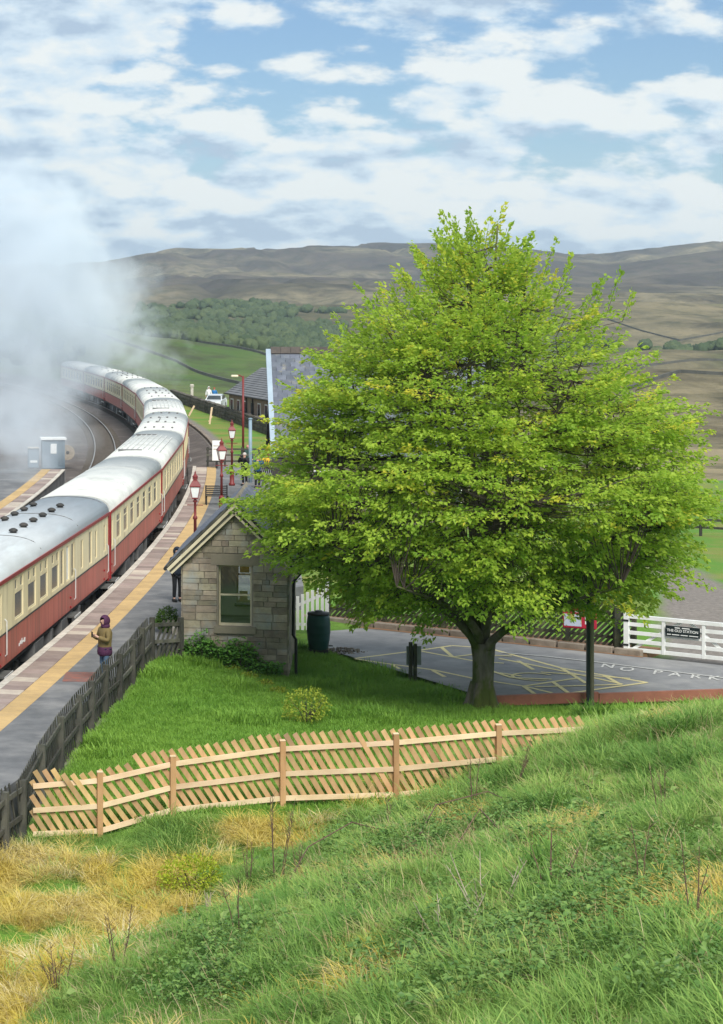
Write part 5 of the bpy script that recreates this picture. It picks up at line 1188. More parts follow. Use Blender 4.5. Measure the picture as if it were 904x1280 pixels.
ivy = leaf_mat('ivy_leaf', (.06, .18, .03), (.17, .36, .06), trans=.3); lime = leaf_mat('lime_leaf', (.20, .30, .03), (.42, .46, .06), trans=.4); box_ = leaf_mat('box_leaf', (.05, .12, .02), (.11, .20, .03), trans=.3)
shrub('platform_bush', 'round clipped green bush at the platform end of the shelter', 'bush', (210*63.5/F, 63.6, 0), .36, .33, .34, 1500, .07, box_, up_=.3)
MB_t = thing('plant_trough', 'small pale stone planter beside the round bush', 'planter', (222*63.3/F, 63.2, 0)); MB().cbox((0, 0, .12), (.34, .3, .26), .02).build('trough_body', M['coping'], MB_t); MB().b2(-.14, .14, -.12, .12, .24, .27).build('soil', M['under'], MB_t)
def leafy_stems(name, label, base, wdt, dep, h, n, slope, mat):
    t = thing(name, label, 'shrub', base, R(-10)); rg = np.random.default_rng(n); P = []; D = []; mb = MB()
    for k in range(n):
        x = rg.uniform(-wdt, wdt); y = rg.uniform(-dep, dep); hh = h*rg.uniform(.45, 1.1)*(1-.35*abs(x)/wdt)-.0; z0 = slope*x; lx, ly = rg.normal(0, .12), rg.normal(-.06, .08)
        mb.tube([(x, y, z0-.15), (x+lx*.5, y+ly*.5, z0+hh*.5), (x+lx, y+ly, z0+hh)], [.010, .007, .003], 4)
        m = int(34*hh/h)+8; s_ = rg.uniform(.08, 1.02, m); a = rg.uniform(0, 6.28, m)
        q = np.stack([x+lx*s_+np.cos(a)*.06, y+ly*s_+np.sin(a)*.06, z0+hh*s_], 1); P.append(q); D.append(np.stack([np.cos(a), np.sin(a), rg.normal(.1, .4, m)], 1))
    P = np.concatenate(P); D = np.concatenate(D); m = len(P); Nn = np.array([0, -.25, 1.0])+rg.normal(0, .4, (m, 3))
    tag(ob('foliage', leaf_mesh('foliage', P, D, Nn, rg.uniform(.06, .15, m), rg.uniform(.05, .11, m), np.clip(rg.normal(.5, .25, m), 0, 1), mat), t), kind='stuff'); mb.build('stems', M['twig'], t)
leafy_stems('shelter_shrub', 'low leafy shrub at the left foot of the shelter gable', (5.78, 61.62, -.50), .50, .14, .85, 34, -.1, ivy)
leafy_stems('ivy_shrub', 'dense glossy shrub growing under the shelter window', (6.95, 61.38, -.70), .58, .14, .92, 52, -.18, ivy)
leafy_stems('ivy_trail', 'lower spill of the glossy shrub beside the shelter corner', (7.65, 61.18, -.86), .36, .14, .55, 26, -.2, ivy)
for k, (x, y) in enumerate(((292, 838), (312, 848), (331, 857), (348, 866))):
    p = px_ground(x, y, 50); shrub('pale_ground_plant', ['pale lime ground plant nearest the shelter shrub', 'pale lime ground plant, second along the trail from the shelter', 'pale lime ground plant below the shelter corner', 'pale lime ground plant at the lawn end of the trail'][k], 'plant', p, .26, .2, .10, 260, .07, lime, 3, grp='pale plants trailing from the shelter', flat=1)
p = px_ground(384, 905, 46); shrub('lime_shrub', 'loose lime green shrub in the middle of the lawn', 'shrub', p, .62, .5, .42, 900, .075, lime, 14)
p = px_ground(240, 1120, 30); shrub('lime_bush', 'yellow-green leafy bush in the dry grass hollow', 'bush', p, .62, .45, .32, 1500, .06, leaf_mat('lime2', (.24, .36, .03), (.52, .56, .05), trans=.45), 10)
# bare stems
def stem_plant(px, py, h, label, spread=.12, n=4, mat='deadstem', twigs=5, lean=0):
    p = px_ground(px, py); t = thing('dead_stem', label, 'plant', p, 0, 'bare stems in the grass'); rg = random.Random(int(px*7+py))
    for k in range(n):
        a = rg.uniform(0, 6.28); l = h*rg.uniform(.65, 1); b = Vector((math.cos(a)*spread*.25, math.sin(a)*spread*.25, -.05)); tp_ = Vector((math.cos(a)*spread+lean*l, math.sin(a)*spread, l)); m = (b+tp_)/2+Vector((rg.uniform(-.04, .04), rg.uniform(-.04, .04), 0)); mb = MB(); mb.tube([b, m, tp_], [.011, .008, .004], 5)
        for j in range(twigs):
            f = rg.uniform(.35, .95); q = b+(tp_-b)*f; a2 = rg.uniform(0, 6.28); mb.tube([q, q+Vector((math.cos(a2)*.12, math.sin(a2)*.12, .12))*rg.uniform(.4, 1.2)], [.005, .002], 4)
        mb.build('stem', M[mat], t)
for a in ((592, 1012, 1.25, 'tall dark bare stems standing before the second fence panel from the right end', .16, 3), (640, 990, 1.1, 'bare leaning stems in front of the last visible fence post', .25, 3, 'deadstem', 6, .15),
    (345, 1110, 1.9, 'tallest bare sapling in front of the middle fence post', .35, 4, 'deadstem', 14), (312, 1112, .95, 'cluster of brown stems left of the tallest bare sapling', .15, 4), (372, 1100, .9, 'thin brown stems right of the tallest bare sapling', .12, 3),
    (148, 1205, 1.0, 'dark branching stems at the lower edge of the dry hollow', .22, 4, 'deadstem', 9), (300, 1165, 1.0, 'three brown stems on the edge of the green slope', .3, 3), (72, 1240, .8, 'small bare bush in the bottom left straw', .3, 6, 'deadstem', 10),
    (488, 1040, .8, 'short brown stems below the second fence post from the tree', .12, 3), (800, 1120, 1.3, 'tall rusty stem on the slope near the right edge', .15, 2), (826, 1030, 1.0, 'brown dock stems in the tall grass at right', .2, 3), (690, 1120, .9, 'bent pale brown stems in the middle of the slope', .4, 4), (868, 1160, 1.1, 'rusty stalks by the right edge of the slope', .2, 3), (560, 1180, .8, 'dry stems among the brambles low on the slope', .5, 6, 'palestem', 2), (610, 1150, .9, 'tangle of pale dry stalks beside the brambles', .6, 7, 'palestem', 3)): stem_plant(*a)
stem_plant(262, 1142, .42, 'bleached white stump of stalks beside the lime bush', .10, 6, 'palestem', 1)
def cane(pts, label):
    q = []
    for (x, y, dz) in pts: p = px_ground(x, y); q.append(p+Vector((0, 0, dz)))
    t = thing('bramble_cane', label, 'bramble', q[0]); o = q[0]; sm_ = [];
    for i in range(len(q)-1):
        for s in np.linspace(0, 1, 6, endpoint=False): sm_.append(q[i]*(1-s)+q[i+1]*s-o)
    sm_.append(q[-1]-o); MB().tube(sm_, .012, 5).build('stem', M['deadstem'], t)
cane([(340, 1140, 0), (385, 1090, .45), (440, 1062, .5), (500, 1050, .1)], 'arching bramble cane above the lime bush'); cane([(500, 1090, 0), (545, 1040, .5), (610, 1020, .45), (650, 1015, .1)], 'arching bramble cane below the fence'); cane([(560, 1075, 0), (600, 1040, .4), (640, 1062, .1)], 'bent brown cane on the middle of the slope')
# ------------------------------------------------------------------ grass (geometry nodes, uncountable)
def blade_proto(name, n, h0, h1, spread, bend, wd, mat, seed):
    rg = random.Random(seed); vs = []; fs = []
    for k in range(n):
        a = rg.uniform(0, 6.28); r = spread*rg.random()**.5; b = Vector((math.cos(a)*r, math.sin(a)*r, -.03)); h = rg.uniform(h0, h1); a2 = a+rg.uniform(-1, 1); o = Vector((math.cos(a2), math.sin(a2), 0)); be = bend*rg.uniform(.3, 1)
        sd_ = Vector((-o.y, o.x, 0)); sd_ = (sd_*math.cos(rg.uniform(-1, 1))+o*.3).normalized()*wd*rg.uniform(.7, 1.2); i0 = len(vs)
        for s, wf in ((0, 1), (.45, .85), (.8, .5)):
            c = b+o*(h*be*s*s)+Vector((0, 0, h*(s-.35*be*s*s))); vs += [c-sd_*wf/2, c+sd_*wf/2]
        vs.append(b+o*h*be+Vector((0, 0, h*(1-.45*be)))); fs += [(i0, i0+1, i0+3, i0+2), (i0+2, i0+3, i0+5, i0+4), (i0+4, i0+5, i0+6)]
    me = bpy.data.meshes.new(name); me.from_pydata(vs, [], fs); me.materials.append(mat); me.update(); return me
def leafy_proto(name, n, rx, rz, ls, mat, seed):
    rg = np.random.default_rng(seed); P = rg.normal(0, .45, (n, 3))*np.array([rx, rx, 0]); P[:, 2] = rg.uniform(.1, 1, n)*rz; D = rg.normal(0, 1, (n, 3)); D[:, 2] *= .3; Nn = np.array([0, 0, 1.0])+rg.normal(0, .35, (n, 3))
    return leaf_mesh(name, P, D, Nn, ls*rg.uniform(.6, 1.3, n), ls*.7*rg.uniform(.6, 1.3, n), rg.random(n), mat)
def scatter(name, label, pts, scl, tint, protos, cat='grass'):
    n = len(pts); me = bpy.data.meshes.new(name); me.vertices.add(n); me.vertices.foreach_set('co', pts.astype(np.float32).ravel())
    for an, ty, dt, key in (('rot', 'FLOAT_VECTOR', np.stack([rng.normal(0, .2, n), rng.normal(0, .2, n), rng.uniform(0, 6.28, n)], 1), 'vector'), ('scl', 'FLOAT', scl, 'value'), ('tint', 'FLOAT', tint, 'value'), ('idx', 'INT', rng.integers(0, len(protos), n), 'value')):
        a = me.attributes.new(an, ty, 'POINT'); a.data.foreach_set(key, (dt.astype(np.int32) if ty == 'INT' else dt.astype(np.float32)).ravel())
    o = ob(name, me); tag(o, label, cat, kind='stuff')
    pc = bpy.data.collections.new(name+'_forms')
    for k, m_ in enumerate(protos): pc.objects.link(bpy.data.objects.new('form_%d' % k, m_))
    ng = bpy.data.node_groups.new(name, 'GeometryNodeTree'); ng.interface.new_socket('Geometry', in_out='INPUT', socket_type='NodeSocketGeometry'); ng.interface.new_socket('Geometry', in_out='OUTPUT', socket_type='NodeSocketGeometry')
    N = ng.nodes; L = ng.links; gi = N.new('NodeGroupInput'); go = N.new('NodeGroupOutput'); ip = N.new('GeometryNodeInstanceOnPoints'); ci = N.new('GeometryNodeCollectionInfo')
    ci.inputs['Collection'].default_value = pc; ci.inputs['Separate Children'].default_value = True; ci.inputs['Reset Children'].default_value = True
    def na(nm, ty): x = N.new('GeometryNodeInputNamedAttribute'); x.data_type = ty; x.inputs['Name'].default_value = nm; return x.outputs['Attribute']
    L.new(gi.outputs[0], ip.inputs['Points']); L.new(ci.outputs[0], ip.inputs['Instance']); ip.inputs['Pick Instance'].default_value = True
    L.new(na('idx', 'INT'), ip.inputs['Instance Index']); L.new(na('rot', 'FLOAT_VECTOR'), ip.inputs['Rotation']); L.new(na('scl', 'FLOAT'), ip.inputs['Scale']); L.new(ip.outputs[0], go.inputs[0])
    md = o.modifiers.new('scatter', 'NODES'); md.node_group = ng; return o
def inview(X, Y, Z, m=45):
    x = X/Y*F; y = YH+(EYE-Z)/Y*F; return (x > -m) & (x < 904+m) & (y < 1280+140)
def sample(n, x0, x1, y0, y1, fn):
    X = rng.uniform(x0, x1, n); Y = rng.uniform(y0, y1, n); k = rng.random(n) < fn(X, Y); X, Y = X[k], Y[k]; Z = gz(X, Y); k = inview(X, Y, Z); return X[k], Y[k], Z[k]
g_lawn = leaf_mat('lawn_grass', (.14, .30, .04), (.27, .45, .07), inst=True, trans=.35, rough=.6); g_long = leaf_mat('long_grass', (.11, .245, .045), (.33, .48, .115), inst=True, trans=.35, rough=.55, cc=(.42, .38, .15)); g_straw = leaf_mat('straw_grass', (.54, .43, .04), (.64, .52, .17), inst=True, trans=.25, cc=(.74, .66, .41))
g_bram = leaf_mat('bramble_leaf', (.085, .19, .045), (.22, .35, .09), trans=.3, rough=.45)
def off_car(X, Y): return 1-smst(10.4, 11.0, X-(Y-64)*-.42-0.0)*(Y > 57.4)*(Y < 73)
def lawn_fn(X, Y):
    ok = (X > fenceX(Y)+.12)*(Y > 43.7)*(Y < 70); shel = (X > 5.2+(Y-62)*.17)*(X < 8.6+(Y-62)*.17)*(Y > 61.4)*(Y < 68.5)
    ne = np.interp(Y, [57.6, 58.15, 59.2, 61.6, 64.2, 65.9, 68.6], [13.5, 13.4, 12.9, 12.0, 11.0, 10.35, 9.0]); car_ = (Y > 57.6)*(X > ne)*(Y < 73); hump = smst(10, 12, X)*(Y < 47)
    return ok*(1-shel)*(1-car_)*(1-hump)*np.where(Y > 61.5, (X > 8.4)*(X < 11.5)*.9, 1)
X, Y, Z = sample(60000, 0, 20.5, 43.6, 69, lawn_fn); tn = .45+.9*fbm(X*.5, Y*.5, 4)+rng.normal(0, .12, len(X))
scatter('lawn_grass', 'short bright green lawn between the fences, the shelter and the tree', np.stack([X, Y, Z], 1), rng.uniform(.7, 1.35, len(X))*(1+1.1*smst(.1, .25, fbm(X*.9, Y*.9+3, 3))), np.clip(tn, 0, 1), [blade_proto('lawn_form', 20, .07, .15, .16, .7, .012, g_lawn, s) for s in range(4)])
def long_fn(X, Y):
    s = foot(X, Y); st = straw_mask(X, Y); up_ = smst(-.5, .1, s)*(Y < 50.5)*np.where(Y > 43.8, (X > 9.5), 1); fl = smst(40.2, 41.8, Y-.12*X+2.5*fbm(X*.5, Y*.5, 3))*(Y < 43.5)*(X > .4)
    return np.clip(up_*(1-.8*st)+fl*(1-.75*st)+.10*(Y < 43.4), 0, 1)*np.clip(.35+(30/np.maximum(Y, 14))**2*.0+.65, 0, 1)
X, Y, Z = sample(95000, -3, 21, 15, 51, long_fn); tn = .36+1.2*fbm(X*.9, Y*.9, 5)+rng.normal(0, .2, len(X))+.45*straw_mask(X, Y)
hgt = (.55+1.0*smst(-.12, .2, fbm(X*.8+7, Y*.8, 4)))*rng.uniform(.55, 1.5, len(X))
scatter('bank_grass', 'long tussocky green grass over the foreground bank', np.stack([X, Y, Z], 1), hgt, np.clip(tn, 0, 1), [blade_proto('bank_form', 26, .07, .30, .17, 1.25, .009, g_long, s+20) for s in range(6)])
def straw_fn(X, Y): return np.clip(straw_mask(X, Y)*1.1, 0, 1)*np.where(foot(X, Y) > .6, .5, 1)
X, Y, Z = sample(60000, -3, 20, 18, 50, straw_fn); tn = .5+1.1*fbm(X*.9, Y*.9, 4)+rng.normal(0, .15, len(X))
hum = X*0
scatter('dry_grass', 'matted straw-yellow dead grass in the hollow below the bank', np.stack([X, Y, Z+hum*.6], 1), rng.uniform(.7, 1.3, len(X)), np.clip(tn, 0, 1), [blade_proto('straw_form', 18, .16, .38, .12, 1.9, .010, g_straw, s+40) for s in range(4)])
def tus_fn(X, Y): return np.clip(straw_mask(X, Y)*1.2-.1, 0, 1)*smst(-.12, .1, fbm(X*.8+40, Y*.8, 3))*np.where(foot(X, Y) > .6, .35, 1)
X, Y, Z = sample(2600, -3, 20, 20, 49, tus_fn)
scatter('straw_tussocks', 'pale drooping straw tussocks standing up in the dry hollow', np.stack([X, Y, Z], 1), rng.uniform(.75, 1.5, len(X)), np.clip(rng.normal(.78, .2, len(X)), 0, 1), [blade_proto('tussock_form', 70, .22, .46, .10, 2.0, .010, g_straw, s+140) for s in range(4)])
# brambles and broad leaves on the bank
BP = []
for (cx, cy, rx, ry, n) in ((760, 1130, 100, 75, 240), (640, 1195, 130, 60, 300), (545, 1225, 110, 55, 160), (480, 1062, 75, 32, 170), (565, 1030, 90, 26, 100), (300, 1190, 80, 55, 120), (250, 1250, 80, 30, 80), (420, 1110, 90, 40, 80), (850, 1225, 80, 50, 60), (700, 1040, 90, 30, 50), (640, 1110, 250, 130, 160)):
    for k in range(n):
        a = random.uniform(0, 6.28); r = random.random()**.6; BP.append((cx+math.cos(a)*rx*r, cy+math.sin(a)*ry*r))
bp = []
for x, y in BP:
    d = 16.0
    lo, hi = 15., 60.
    ds = np.linspace(15, 52, 150); pz = EYE-(y-YH)*ds/F; g_ = gz(x*ds/F, ds); k = np.argmax(pz <= g_)
    if pz[k] <= g_[k]: bp.append((x*ds[k]/F, ds[k], g_[k]))
bp = np.array(bp)
scatter('bramble_leaves', 'dark green bramble and nettle leaves sprawling over the bank', bp, rng.uniform(.6, 1.2, len(bp)), rng.random(len(bp)), [leafy_proto('bramble_form', 26, .26, .36, .075, g_bram, s) for s in range(5)], 'bramble')
g_weed = leaf_mat('weed_leaf', (.10, .22, .04), (.30, .42, .13), trans=.3, rough=.5)
def weed_fn(X, Y): return smst(-.4, .3, foot(X, Y))*np.where(Y > 43.5, X > 11, 1)*np.clip(.10+2.2*np.maximum(0, fbm(X*.8+50, Y*.8+2, 4)), 0, 1)
X, Y, Z = sample(7000, -1, 21, 15, 49, weed_fn)
scatter('broad_leaf_weeds', 'low broad-leaved weeds mixed through the grass of the bank', np.stack([X, Y, Z], 1), rng.uniform(.5, 1.25, len(X)), rng.random(len(X)), [leafy_proto('weed_form', 12, .17, .20, ls, g_weed, s) for s, ls in ((70, .05), (71, .07), (72, .06), (73, .12))], 'weeds')
g_stalk = leaf_mat('dry_stalk', (.36, .24, .13), (.55, .46, .28), inst=True, trans=.2, rough=.8)
def stalk_fn(X, Y): return smst(-.4, .3, foot(X, Y))*np.where(Y > 43.5, X > 11, 1)*np.clip(.2+3.4*np.maximum(0, fbm(X*.7+30, Y*.7+8, 4)-.02), 0, 1)
X, Y, Z = sample(20000, -1, 21, 15, 49, stalk_fn)
scatter('dry_stalks', 'thin bleached dead stalks and thatch among the green grass of the bank', np.stack([X, Y, Z], 1), rng.uniform(.5, 1.3, len(X)), rng.random(len(X)), [blade_proto('stalk_form', 7, .22, .62, .18, 1.25, .007, g_stalk, s+80) for s in range(4)]+[blade_proto('thatch_form', 16, .10, .26, .2, 2.2, .008, g_stalk, s+90) for s in range(2)])
# rank tufts beside the pole and the shelter
for k, (x, y, h, lb) in enumerate(((742, 897, 1.9, 'big tuft of rank green grass at the foot of the timber lamp post'), (512, 846, 1.0, 'tuft of grass round the short mossy post'), (378, 812, 1.1, 'tuft of grass at the foot of the water butt'), (705, 1095, 2.0, 'dark clump of broad sedge on the middle of the slope'), (815, 1000, 1.8, 'clump of tall pale grass near the right edge'), (850, 920, 1.7, 'clump of tall grass on the crest of the bank'))):
    p = px_ground(x, y, 20); t = thing('grass_tuft', lb, 'grass tuft', p, 0, 'rank grass tufts'); 
    gmx = leaf_mat('tuft_grass_%d' % k, (.06, .16, .02), (.13, .26, .04), trans=.35); me = blade_proto('blades', 150, .16, .36, .26, .8, .014, gmx, 60+k); 
    a = me.attributes.new('tint', 'FLOAT', 'POINT'); a.data.foreach_set('value', np.repeat(rng.random(150), 7).astype(np.float32)); tag(ob('blades', me, t, None, None, (h, h, h)), kind='stuff')
# ------------------------------------------------------------------ people
def skin(name, verts, edges, radii, mat, parent, sub=1):
    me = bpy.data.meshes.new(name); me.from_pydata(verts, edges, []); o = bpy.data.objects.new(name, me); COL.objects.link(o); md = o.modifiers.new('s', 'SKIN'); 
    for i, r in enumerate(radii): me.skin_vertices[0].data[i].radius = (r, r) if not hasattr(r, '__len__') else r
    me.skin_vertices[0].data[0].use_root = True
    sb = o.modifiers.new('b', 'SUBSURF'); sb.levels = sub; sb.render_levels = sub
    dg = bpy.context.evaluated_depsgraph_get(); m2 = bpy.data.meshes.new_from_object(o.evaluated_get(dg)); bpy.data.objects.remove(o); m2.materials.clear(); m2.materials.append(mat); sm_on(m2); m2.name = name
    return ob(name, m2, parent)
SK = pmat('skin', (.52, .33, .25), (.48, .29, .22), 5, .6)
def person(loc, rz, label, coat, legs, hair, pose, H=1.70, hood=None, hat=None, coat2=None, long_=False, grp=None):
    t = thing('person', label, 'person', loc, rz, grp); k = H/1.70
    V = [(0, 0, .93), (0, 0, 1.12), (0, .01, 1.33), (0, .0, 1.46), (0, -.015, 1.53), (0, -.02, 1.61), (0, -.01, 1.68)]; Ed = [(i, i+1) for i in range(6)]; Rr = [.125, .12, .135, .05, .075, .092, .07]
    for s in (-1, 1):
        i = len(V); V += [(s*.09, 0, .86), (s*.10, -.02, .48), (s*.10, .02, .09), (s*.115, -.12, .045)]; Ed += [(0, i), (i, i+1), (i+1, i+2), (i+2, i+3)]; Rr += [.085, .058, .042, .04]
    el = {'down': (.27, .03, 1.12), 'phone': (.27, -.05, 1.12), 'camera': (.30, -.14, 1.22)}[pose]; wr = {'down': (.29, -.03, .88), 'phone': (.10, -.27, 1.22), 'camera': (.12, -.24, 1.50)}[pose]; hd = {'down': (.29, -.05, .80), 'phone': (.05, -.33, 1.26), 'camera': (.07, -.27, 1.57)}[pose]
    arm = []
    for s in (-1, 1):
        i = len(V); V += [(s*.185, 0, 1.385), (s*el[0], el[1], el[2]), (s*wr[0], wr[1], wr[2]), (s*hd[0], hd[1], hd[2])]; Ed += [(2, i), (i, i+1), (i+1, i+2), (i+2, i+3)]; Rr += [.058, .042, .03, .034]; arm.append(i)
        dv = (Vector(V[i+3])-Vector(V[i+2])).normalized(); sd_ = dv.cross(Vector((0, 1, 0))); sd_ = sd_.normalized() if sd_.length > .1 else Vector((1, 0, 0))
        for f in range(5):
            j = len(V); b = Vector(V[i+3])+dv*(.02 if f < 4 else -.01)+sd_*((f-1.5)*.018 if f < 4 else -.045*s); e = b+dv*(.05 if f < 4 else .025)+Vector((0, -.02, .0)); V += [tuple(b), tuple(e)]; Ed += [(i+3, j), (j, j+1)]; Rr += [.010, .008]
    V = [Vector(v)*k for v in V]; Rr = [r*k for r in Rr]
    skin('body', V, Ed, Rr, SK, t)
    # coat
    cv = [V[0]+Vector((0, 0, -.10 if not long_ else -.24))*k, V[0]+Vector((0, 0, .02)), V[1], V[2], V[2]+Vector((0, 0, .10))*k]; cr = [.205, .20, .19, .19, .09]; ce = [(0, 1), (1, 2), (2, 3), (3, 4)]
    for i in arm: j = len(cv); cv += [V[i], V[i+1], V[i+2]]; ce += [(3, j), (j, j+1), (j+1, j+2)]; cr += [.092, .078, .06]
    skin('coat', cv, ce, [r*k for r in cr], coat, t)
    if coat2: skin('coat_skirt', [cv[0]+Vector((0, 0, -.03)), cv[0]+Vector((0, 0, .10)), V[1]+Vector((0, 0, -.05))], [(0, 1), (1, 2)], [.23*k, .225*k, .21*k], coat2, t)
    tv = [V[0]+Vector((0, 0, .02))]; te = []; tr_ = [.135*k]
    for i in (7, 11): j = len(tv); tv += [V[i], V[i+1], V[i+2]+Vector((0, 0, .03))]; te += [(0, j), (j, j+1), (j+1, j+2)]; tr_ += [.10*k, .075*k, .062*k]
    skin('trousers', tv, te, tr_, legs, t)
    for s in (-1, 1): MB().cbox((s*.11*k, -.05*k, .05*k), (.10*k, .27*k, .10*k), .025).build('shoe', M['black'], t)
    hc = Vector((0, -.012, 1.625))*k
    if hood: 
        bm = bmesh.new(); bmesh.ops.create_uvsphere(bm, u_segments=14, v_segments=10, radius=1); mb = MB(); bm.verts.index_update()
        keep = [f for f in bm.faces if f.calc_center_median().y > -.62 or f.calc_center_median().z > .62]
        mb.add([Vector((v.co.x*.135*k, v.co.y*.15*k+.015, v.co.z*.16*k))+hc for v in bm.verts], [[v.index for v in f.verts] for f in keep]); bm.free(); mb.build('hood', hood, t, True)
        MB().lathe([(.10*k, 1.42*k), (.125*k, 1.47*k), (.115*k, 1.54*k)], 12, (0, .02, 0)).build('collar', hood, t, True)
    else:
        bm = bmesh.new(); bmesh.ops.create_uvsphere(bm, u_segments=12, v_segments=8, radius=1); mb = MB(); bm.verts.index_update()
        keep = [f for f in bm.faces if f.calc_center_median().z > .15 or (f.calc_center_median().y > -.1 and f.calc_center_median().z > -.5)]
        mb.add([Vector((v.co.x*.104*k, v.co.y*.115*k, v.co.z*.122*k))+hc for v in bm.verts], [[v.index for v in f.verts] for f in keep]); bm.free(); mb.build('hat' if hat else 'hair', hat or hair, t, True)
    fy = hc.y-.093*k
    MB().prism([(-.013*k, hc.z-.02*k), (.013*k, hc.z-.02*k), (0, hc.z+.025*k)], fy-.022*k, fy+.02, 'y').build('nose', SK, t)
    for s in (-1, 1): MB().cbox((s*.034*k, fy+.004, hc.z+.012*k), (.022*k, .012, .011*k), .003).build('eye', M['black'], t)
    MB().cbox((0, fy+.006, hc.z-.048*k), (.042*k, .012, .009*k), .003).build('mouth', pmat('lips', (.35, .13, .11)), t); return t
def cl(n, c, r=.8): return pmat(n, c, tuple(v*.8 for v in c), 6, r, .004, 30)
olive, plum, navy, dark, blue = cl('olive_cloth', (.17, .125, .05)), cl('plum_cloth', (.065, .018, .055)), cl('navy_cloth', (.012, .02, .035)), cl('dark_cloth', (.015, .017, .02)), cl('blue_cloth', (.012, .06, .17))
jean = cl('jean_cloth', (.07, .12, .19)); grey_hair = cl('grey_hair', (.50, .46, .43)); brown_hair = cl('brown_hair', (.06, .04, .03)); green_cl = cl('green_cloth', (.025, .06, .05)); pink = cl('pink_cloth', (.5, .22, .2))
pa = G(131, 852, 0); A1 = person(pa, R(-62), 'person in a plum hood and olive coat holding a phone on the platform', olive, jean, brown_hair, 'phone', 1.66, hood=plum, coat2=plum, long_=True)
ph = thing('phone', 'black phone held by the hooded person on the platform', 'phone', pa+Matrix.Rotation(R(-62), 3, 'Z') @ Vector((0, -.385, 1.235)), R(-62)); MB().cbox((0, 0, .02), (.075, .012, .15), .004).build('phone_body', M['black'], ph)
person(G(221.5, 752, 0), R(20), 'person in dark clothes half hidden by the left wall of the shelter', navy, dark, brown_hair, 'camera', 1.74, hood=navy)
pc1 = G(306, 607, 0); person(pc1, R(-35), 'photographer in a black coat left of the grey column, camera raised', dark, dark, grey_hair, 'camera', 1.76)
cm_ = thing('camera_body', 'black camera held up by the photographer in the black coat', 'camera', pc1+Matrix.Rotation(R(-35), 3, 'Z') @ Vector((0, -.29*1.03, 1.60)), R(-35)); MB().cbox((0, 0, .03), (.15, .07, .11), .012).build('housing', M['black'], cm_); MB().lathe([(.04, 0), (.045, .14)], 12, (0, -.03, .03), M=Matrix.Rotation(R(90), 3, 'X')).build('lens', M['black'], cm_)
pc2 = G(322, 610, 0); person(pc2, R(150), 'white-haired person in a bright blue coat right of the grey column', blue, dark, grey_hair, 'camera', 1.70)
person(W(310, 585, 131)+Vector((0, 0, 0)), R(-20), 'person in dark green behind the platform end fence', green_cl, dark, pink, 'down', 1.72, hat=pink).location.z = -.62
person((261*221/F, 221, -.6), R(5), 'person in a white jacket standing behind the silver car', cl('white_cloth', (.75, .76, .76)), dark, cl('white_hat', (.7, .7, .7)), 'down', 1.78, hood=cl('white_hood', (.74, .75, .75)))
person((268.5*221/F, 221.4, -.6), R(-10), 'person in a bright blue jacket and red hat behind the silver car', cl('sky_cloth', (.02, .16, .42)), dark, brown_hair, 'down', 1.70, hat=cl('red_hat', (.4, .05, .03)))
yb = thing('yellow_bag', 'bright yellow bag hanging on the forecourt fence', 'bag', W(331, 585, 121)); MB().cbox((0, 0, .35), (.6, .25, .45), .08).build('bag_body', pmat('yellow_bag', (.62, .40, .03)), yb); MB().tube([(-.15, 0, .55), (0, 0, .75), (.15, 0, .55)], .02, 5).build('strap', M['black'], yb)
# fence rails on the far right pasture
ff = thing('pasture_fence', 'dark sagging rails of a field fence on the right pasture', 'fence')
for k in range(5):
    x, y = 34.5+k*2.0, 113-k*2.6; MB().cbox((x, y, gz1(x, y)+.45), (.13, .13, 1.3), .01).build('post', M['darkwood'], ff)
    if k < 4:
        x1, y1 = x+2, y-2.6
        for z in (.45, .85): timber('rail', (x, y, gz1(x, y)+z), (x1, y1, gz1(x1, y1)+z), .12, .05, M['darkwood'], ff, (0, -1, 0))
# ------------------------------------------------------------------ smoke drifting from the engine
BL = [(20, 430, 185, 10.5, 1.0), (70, 395, 190, 9.0, 1.0), (10, 340, 190, 11.0, .9), (60, 310, 195, 8.0, .62), (118, 375, 195, 6.5, .95), (30, 250, 195, 8.0, .40), (150, 350, 200, 4.6, .6), (100, 445, 192, 5.5, .6), (40, 505, 170, 6.0, .75), (15, 545, 155, 5.0, .6), (185, 345, 205, 3.6, .60), (170, 410, 210, 5.0, .58), (205, 425, 225, 4.6, .50), (190, 465, 235, 4.8, .46), (140, 455, 235, 5.5, .55), (215, 370, 215, 3.0, .45), (70, 560, 146, 2.8, .40), (30, 590, 135, 2.6, .36), (-40, 420, 190, 12, 1.0), (-30, 300, 190, 11, .8), (-60, 540, 160, 7, .7), (52, 560, 131, 3.6, .86), (15, 588, 124, 3.8, .84), (92, 538, 138, 2.8, .72), (12, 530, 142, 4.6, .9), (75, 520, 150, 3.8, .75), (38, 612, 118, 2.4, .6)]
bl = [(W(x, y, d), r, wt) for x, y, d, r, wt in BL]
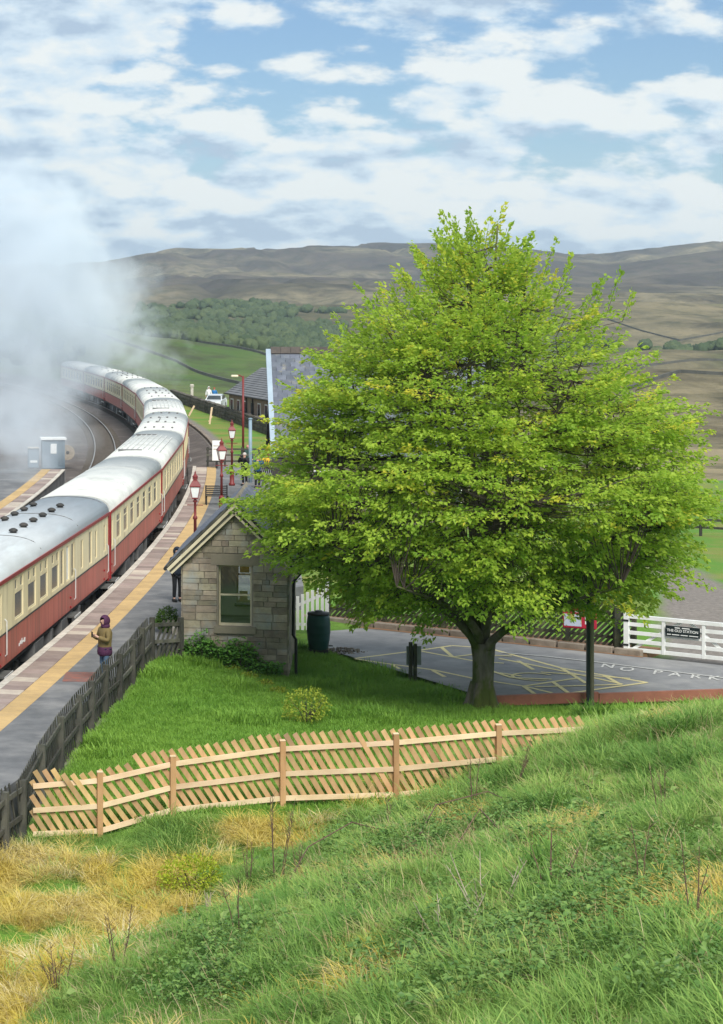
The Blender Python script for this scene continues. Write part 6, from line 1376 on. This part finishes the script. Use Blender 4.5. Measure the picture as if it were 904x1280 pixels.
def smoke():
    bm = bmesh.new()
    for c, r, wt in bl: bmesh.ops.create_icosphere(bm, subdivisions=2, radius=r*1.02, matrix=Matrix.Translation(c))
    me = bpy.data.meshes.new('smoke_plume'); bm.to_mesh(me); bm.free(); o = bpy.data.objects.new('smoke_plume', me); COL.objects.link(o); md = o.modifiers.new('r', 'REMESH'); md.mode = 'VOXEL'; md.voxel_size = 1.3
    dg = bpy.context.evaluated_depsgraph_get(); m2 = bpy.data.meshes.new_from_object(o.evaluated_get(dg)); bpy.data.objects.remove(o); m2.name = 'smoke_plume'
    m = bpy.data.materials.new('smoke'); m.use_nodes = True; nt = m.node_tree; N = nt.nodes; L = nt.links; N.clear()
    def mth(op, a, b=None, c=None, clamp=False):
        n = N.new('ShaderNodeMath'); n.operation = op; n.use_clamp = clamp
        for i, v in enumerate((a, b, c)):
            if v is None: continue
            if isinstance(v, (int, float)): n.inputs[i].default_value = v
            else: L.new(v, n.inputs[i])
        return n.outputs[0]
    g = N.new('ShaderNodeNewGeometry').outputs['Position']; tot = None
    for c, r, wt in bl:
        d = N.new('ShaderNodeVectorMath'); d.operation = 'DISTANCE'; L.new(g, d.inputs[0]); d.inputs[1].default_value = c
        f = mth('MULTIPLY', mth('SUBTRACT', 1.0, mth('DIVIDE', d.outputs['Value'], r), clamp=True), wt*1.7)
        tot = f if tot is None else mth('ADD', tot, f)
    def noise(s, det, dist=0):
        n = N.new('ShaderNodeTexNoise'); n.inputs['Scale'].default_value = s; n.inputs['Detail'].default_value = det; n.inputs['Roughness'].default_value = .6; n.inputs['Distortion'].default_value = dist; L.new(g, n.inputs['Vector']); return n.outputs['Fac']
    wp = N.new('ShaderNodeTexNoise'); wp.inputs['Scale'].default_value = .09; wp.inputs['Detail'].default_value = 3; L.new(g, wp.inputs['Vector'])
    wv = N.new('ShaderNodeVectorMath'); wv.operation = 'MULTIPLY_ADD'; L.new(wp.outputs['Color'], wv.inputs[0]); wv.inputs[1].default_value = (9, 9, 9); L.new(g, wv.inputs[2]); g = wv.outputs[0]
    nz = mth('MULTIPLY_ADD', noise(.55, 4, 0), .30, mth('MULTIPLY', noise(.17, 6, 0), .70))
    den = mth('SUBTRACT', mth('MINIMUM', tot, 1.15), mth('MULTIPLY_ADD', nz, -4.6, 2.78))
    den = mth('MULTIPLY', mth('MAXIMUM', den, 0.0), .20)
    v = N.new('ShaderNodeVolumePrincipled'); v.inputs['Color'].default_value = (.87, .94, 1.0, 1); v.inputs['Anisotropy'].default_value = 0.0; L.new(den, v.inputs['Density'])
    out = N.new('ShaderNodeOutputMaterial'); L.new(v.outputs[0], out.inputs['Volume'])
    try: m.cycles.volume_step_rate = .35
    except Exception: pass
    try: m.volume_step_rate = .35
    except Exception: pass
    m2.materials.clear(); m2.materials.append(m); tag(ob('smoke_plume', m2), 'pale blue-grey smoke and steam drifting over the train and far track', 'smoke', kind='stuff')
smoke()

# ------------------------------------------------------------------ haze in the valley air
def haze():
    top = float(HZ.max())+14; me = MB().b2(-1700, 4600, -120, 6700, float(HZ.min())-3, top).mesh('haze'); m = bpy.data.materials.new('haze'); m.use_nodes = True; N = m.node_tree.nodes; L = m.node_tree.links; N.clear()
    v = N.new('ShaderNodeVolumePrincipled'); v.inputs['Color'].default_value = (.68, .84, 1.0, 1); v.inputs['Density'].default_value = .00010; v.inputs['Anisotropy'].default_value = .2
    o = N.new('ShaderNodeOutputMaterial'); L.new(v.outputs[0], o.inputs['Volume']); me.materials.append(m); tag(ob('haze', me), 'pale blue haze over the valley', 'haze', kind='stuff')
haze()
